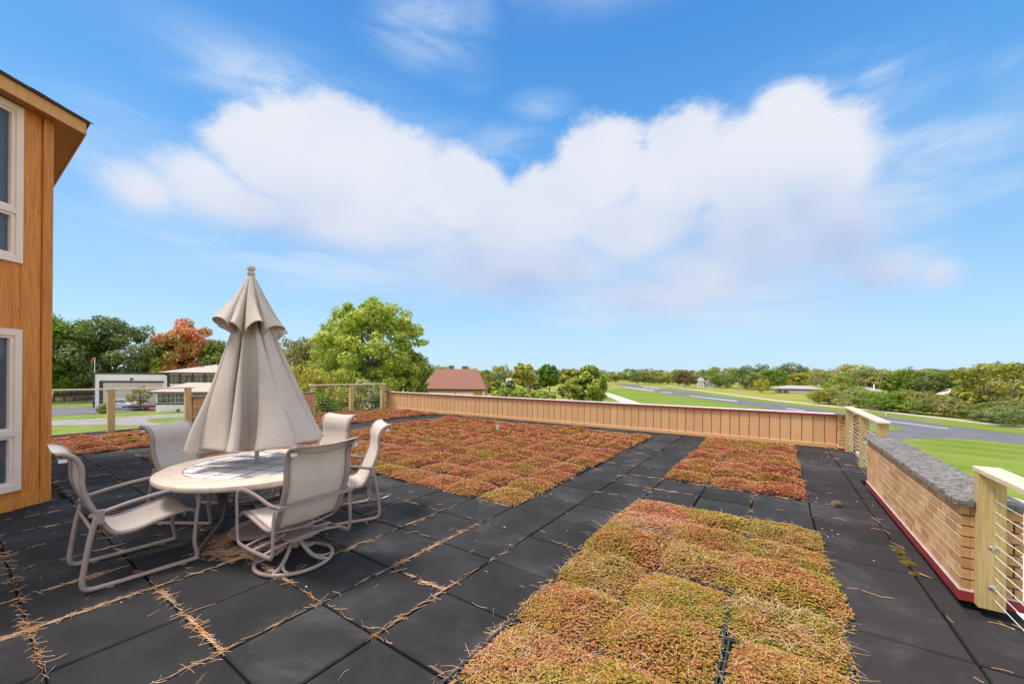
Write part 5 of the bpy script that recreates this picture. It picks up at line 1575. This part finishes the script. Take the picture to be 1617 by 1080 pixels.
# maroon houses mid distance
for (l, r_, bs, hgt, lab) in ((800, 812, 613, 16, 'small maroon gable house glimpsed between the far trees'), (826, 850, 614, 13, 'wide maroon house under the yellowish tree'), (848, 864, 614, 12, 'pale fronted maroon house below the mid green tree')):
    t, W = building('maroon_house', lab, l, r_, bs, face=True)
    Zt = project(t.location)[2]; h = hgt / 613.24 * Zt
    b = MB(); b.box(0, W, 0, 6, 0, h * .62); b.build('wall', M_MAROON if 'pale' not in lab else M_BUFF, t)
    b = MB(); hip_roof(b, 0, W, 0, 6, h * .62, h * .36, .4, ridge_in=.3); b.build('roof', M_ROOFGREY, t)
    for k in range(2): win(t, W * (.15 + .45 * k), W * (.38 + .45 * k), h * .2, h * .48, -.03, frame=M_WHITE)
# white house with chimneys
t, W = building('white_cottage', 'white house with grey roofs and a tall white chimney across the airfield', 1100, 1138, 611.5, face=True)
k_ = project(t.location)[2] / 613.24
b = MB(); b.box(W * .02, W * .30, 0, 8, 0, 9 * k_); b.box(W * .301, W * .70, 1, 8, 0, 6 * k_); b.box(W * .701, W * .98, 0, 7, 0, 6.5 * k_); b.build('wall', M_WHITE, t)
b = MB(); hip_roof(b, W * .02, W * .30, 0, 8, 9 * k_, 5 * k_, .3, ridge_in=.5); hip_roof(b, W * .31, W * .69, 1, 8, 6 * k_, 4.5 * k_, .3, ridge_in=1); hip_roof(b, W * .71, W * .98, 0, 7, 6.5 * k_, 5 * k_, .3, ridge_in=.5); b.build('roof', M_ROOFGREY, t)
for cx, hh2 in ((.16, 15.5), (.50, 17), (.68, 12)):
    b = MB(); b.box(W * cx - .45, W * cx + .45, 3.4, 4.3, 4 * k_, hh2 * k_ ); c = b.build('chimney', M_WHITE, t)
    b = MB(); b.box(W * cx - .3, W * cx + .3, 3.5, 4.2, hh2 * k_ + .002, (hh2 + 1.3) * k_); b.build('chimney_pot', M_ROOFBROWN, c)
for a in (.07, .18, .36, .46, .56, .75, .86): win(t, W * a, W * (a + .06), 1.5 * k_, 4.5 * k_, -.03 if a < .3 or a > .7 else .97, frame=M_WHITE)
# ranch houses
t, W = building('ranch_house', 'long low buff ranch house with a pale grey roof across the runway', 1221, 1312, 622, face=True)
k_ = project(t.location)[2] / 613.24
b = MB(); b.box(0, W * .86, 0, 9, 0, 8 * k_); b.build('wall', M_BUFF, t)
b = MB(); hip_roof(b, 0, W * .86, 0, 9, 8.1 * k_, 4.2 * k_, 1.0, ridge_in=4); b.build('roof', M_ROOFGREY, t)
b = MB(); b.box(W * .27, W * .68, -.06, -.002, .3 * k_, 4.6 * k_); b.build('garage_door', M_WHITE, t)
b = MB(); b.box(W * .27, W * .68, -.05, -.002, 4.9 * k_, 6 * k_); b.build('window_band', M_BROWNTRIM, t)
for a in (.07, .18): win(t, W * a, W * (a + .05), .8 * k_, 5.5 * k_, -.03)
b = MB(); b.box(W * .87, W * 1.08, 0, 5, 1.6 * k_, 2.1 * k_); b.build('deck', M_BROWNTRIM, t)
for q in range(5):
    b = MB(); b.box(W * (.88 + .048 * q), W * (.88 + .048 * q) + .18, 0, .18, 0, 6.5 * k_); b.build('deck_post', M_WHITE, t)
b = MB(); b.box(W * .87, W * 1.08, -.1, 5, 6.5 * k_, 7.1 * k_); b.build('deck_roof', M_ROOFGREY, t)
t, W = building('ranch_house', 'second ranch house with a grey roof half hidden by trees', 1336, 1388, 626, face=True)
k_ = project(t.location)[2] / 613.24
b = MB(); b.box(0, W, 0, 9, 0, 9 * k_); b.build('wall', M_WHITE, t)
b = MB(); hip_roof(b, 0, W, 0, 9, 9.1 * k_, 5 * k_, .8, ridge_in=3); b.build('roof', M_ROOFGREY, t)
for a in (.25, .5, .75): win(t, W * a, W * (a + .1), 3 * k_, 7 * k_, -.03, n=2)
b = MB(); b.box(W * .82, W * .86, 1, 1.5, 9 * k_, 19 * k_); b.build('chimney', M_WHITE, t)
t, W = building('tan_cottage', 'tan hip roofed cottage among the trees at the right', 1486, 1516, 632, face=True)
k_ = project(t.location)[2] / 613.24
b = MB(); b.box(0, W, 0, 8, 0, 9 * k_); b.build('wall', M_BUFF, t)
b = MB(); hip_roof(b, 0, W, 0, 8, 9.1 * k_, 8 * k_, .8, ridge_in=3); b.build('roof', M_ROOFTAN, t)
win(t, W * .3, W * .75, 3 * k_, 7 * k_, -.03, n=3, frame=M_WHITE)

# silver car and trailer
def car(px, base, label, rz):
    p = pix(px, base, GZ); t = thing('parked_car', label, 'car', p, rz)
    prof = [(-2.25, .35), (-2.28, .62), (-2.1, .82), (-1.45, .92), (-1.2, .98), (-.65, 1.38), (.35, 1.42), (1.0, 1.02), (1.4, .92), (2.05, .80), (2.25, .62), (2.25, .35)]
    b = MB(); n = len(prof); ys = (-.86, -.80, .80, .86)
    vs = []
    for y, sh in ((-.86, 0), (.86, 0)):
        for (x, z) in prof: vs.append((x, y * (1 if z < 1.0 else .78), z))
    fs = [(i, (i + 1) % n, n + (i + 1) % n, n + i) for i in range(n)] + [tuple(range(n)), tuple(range(n, 2 * n))[::-1]]
    b.add(vs, fs); b.build('body', M_CAR, t)
    for s in (-1, 1):
        q = MB(); yy = s * .80
        q.add([(-1.05, yy, 1.0), (-.6, yy * .90, 1.33), (-.12, yy * .88, 1.36), (-.12, yy, 1.0)], [(0, 1, 2, 3)]); q.add([(-.04, yy, 1.0), (-.04, yy * .88, 1.36), (.32, yy * .89, 1.35), (.8, yy, 1.02)], [(0, 1, 2, 3)])
        for v in range(len(q.v)): q.v[v] = (q.v[v][0], q.v[v][1] + s * .02, q.v[v][2])
        q.build('side_window', M_DGLASS, t)
        for x in (-1.4, 1.4):
            q = MB(); q.lathe([(.0, -.1), (.32, -.1), (.33, 0), (.32, .1), (.0, .1)], 18, Matrix.Translation((x, s * .80, .33)) @ Matrix.Rotation(math.pi / 2, 4, 'X')); w = q.build('wheel', M_BLACK, t)
            q = MB(); q.lathe([(.0, -.12), (.19, -.115), (.19, .115), (.0, .12)], 12, Matrix.Translation((x, s * .80, .33)) @ Matrix.Rotation(math.pi / 2, 4, 'X')); q.build('rim', M_STEEL, w)
        q = MB(); q.box(2.18, 2.27, s * .75 - .12, s * .75 + .12, .58, .72); q.build('headlight', M_WHITEM, t)
    q = MB(); q.add([(-1.18, -.62, 1.0), (-1.18, .62, 1.0), (-.68, .58, 1.355), (-.68, -.58, 1.355)], [(0, 1, 2, 3)]); q.v = [(x - .02, y, z + .02) for x, y, z in q.v]; q.build('rear_window', M_DGLASS, t)
    q = MB(); q.add([(1.0, -.62, 1.04), (1.0, .62, 1.04), (.42, .58, 1.40), (.42, -.58, 1.40)], [(0, 1, 2, 3)]); q.v = [(x + .03, y, z + .03) for x, y, z in q.v]; q.build('windscreen', M_DGLASS, t)
    return t
car(193, 646.5, 'silver sedan parked on the driveway in front of the garage', HEAD + .35)
p = pix(222, 648, GZ)
tl = thing('trailer', 'low dark trailer beside the silver car', 'trailer', p, HEAD + .1)
b = MB(); b.box(-1.6, 1.6, -.8, .8, .45, .62); b.build('bed', M_BROWNTRIM, tl)
b = MB(); b.box(1.6, 2.7, -.05, .05, .45, .55); b.build('drawbar', M_BLACK, tl)
for s in (-1, 1):
    q = MB(); q.lathe([(.0, -.1), (.30, -.1), (.30, .1), (.0, .1)], 14, Matrix.Translation((0, s * .9, .30)) @ Matrix.Rotation(math.pi / 2, 4, 'X')); q.build('wheel', M_BLACK, tl)
# small marker posts on the airfield
for (x, y, lab) in ((1399, 656, 'small white marker post beside the cart path at the runway edge'), (993, 626, 'tiny white marker on the striped lawn left of the runway'), (1475, 740, 'white sprinkler marker on the lawn behind the brick parapet')):
    p = pix(x, y, GZ); t = thing('marker_post', lab, 'marker', p)
    b = MB(); b.tube([(0, 0, 0), (0, 0, .35)], .05, 8); b.build('stake', M_WHITEM, t)
    b = MB(); b.lathe([(.09, .351), (.09, .45), (.04, .49), (0, .5)], 10); b.build('cap', M_WHITEM, t)

for k, (x, y, sc_) in enumerate(((1419, 871, .16), (1428, 882, .13), (1434, 890, .17), (1446, 907, .09))):
    p = pix(x, y); o = link('moss_tuft', SED_NEAR[0], None, (p.x, p.y, -.004), k, (sc_, sc_, .22), label='%s tuft of green moss in the tile joint by the brick parapet' % ('farthest small', 'second', 'largest', 'nearest tiny')[k], category='moss', group='moss tufts in the joint')
    o.color = (.95, 0, 0, 1)
b = MB()
for k in range(46):
    x, y = random.uniform(3.1, 3.75), random.uniform(2.5, 8.5)
    if k > 20: x, y = random.uniform(-4, 3), random.uniform(-1.5, 3)
    if is_bed(math.floor(x / T), math.floor(y / T)): continue
    r_ = random.uniform(.003, .008); b.box(x - r_, x + r_, y - r_, y + r_ * .4, .001, .006)
b.build('debris', M_WHITEM, label='scattered white crumbs lying on the black tiles', category='debris', kind='stuff')
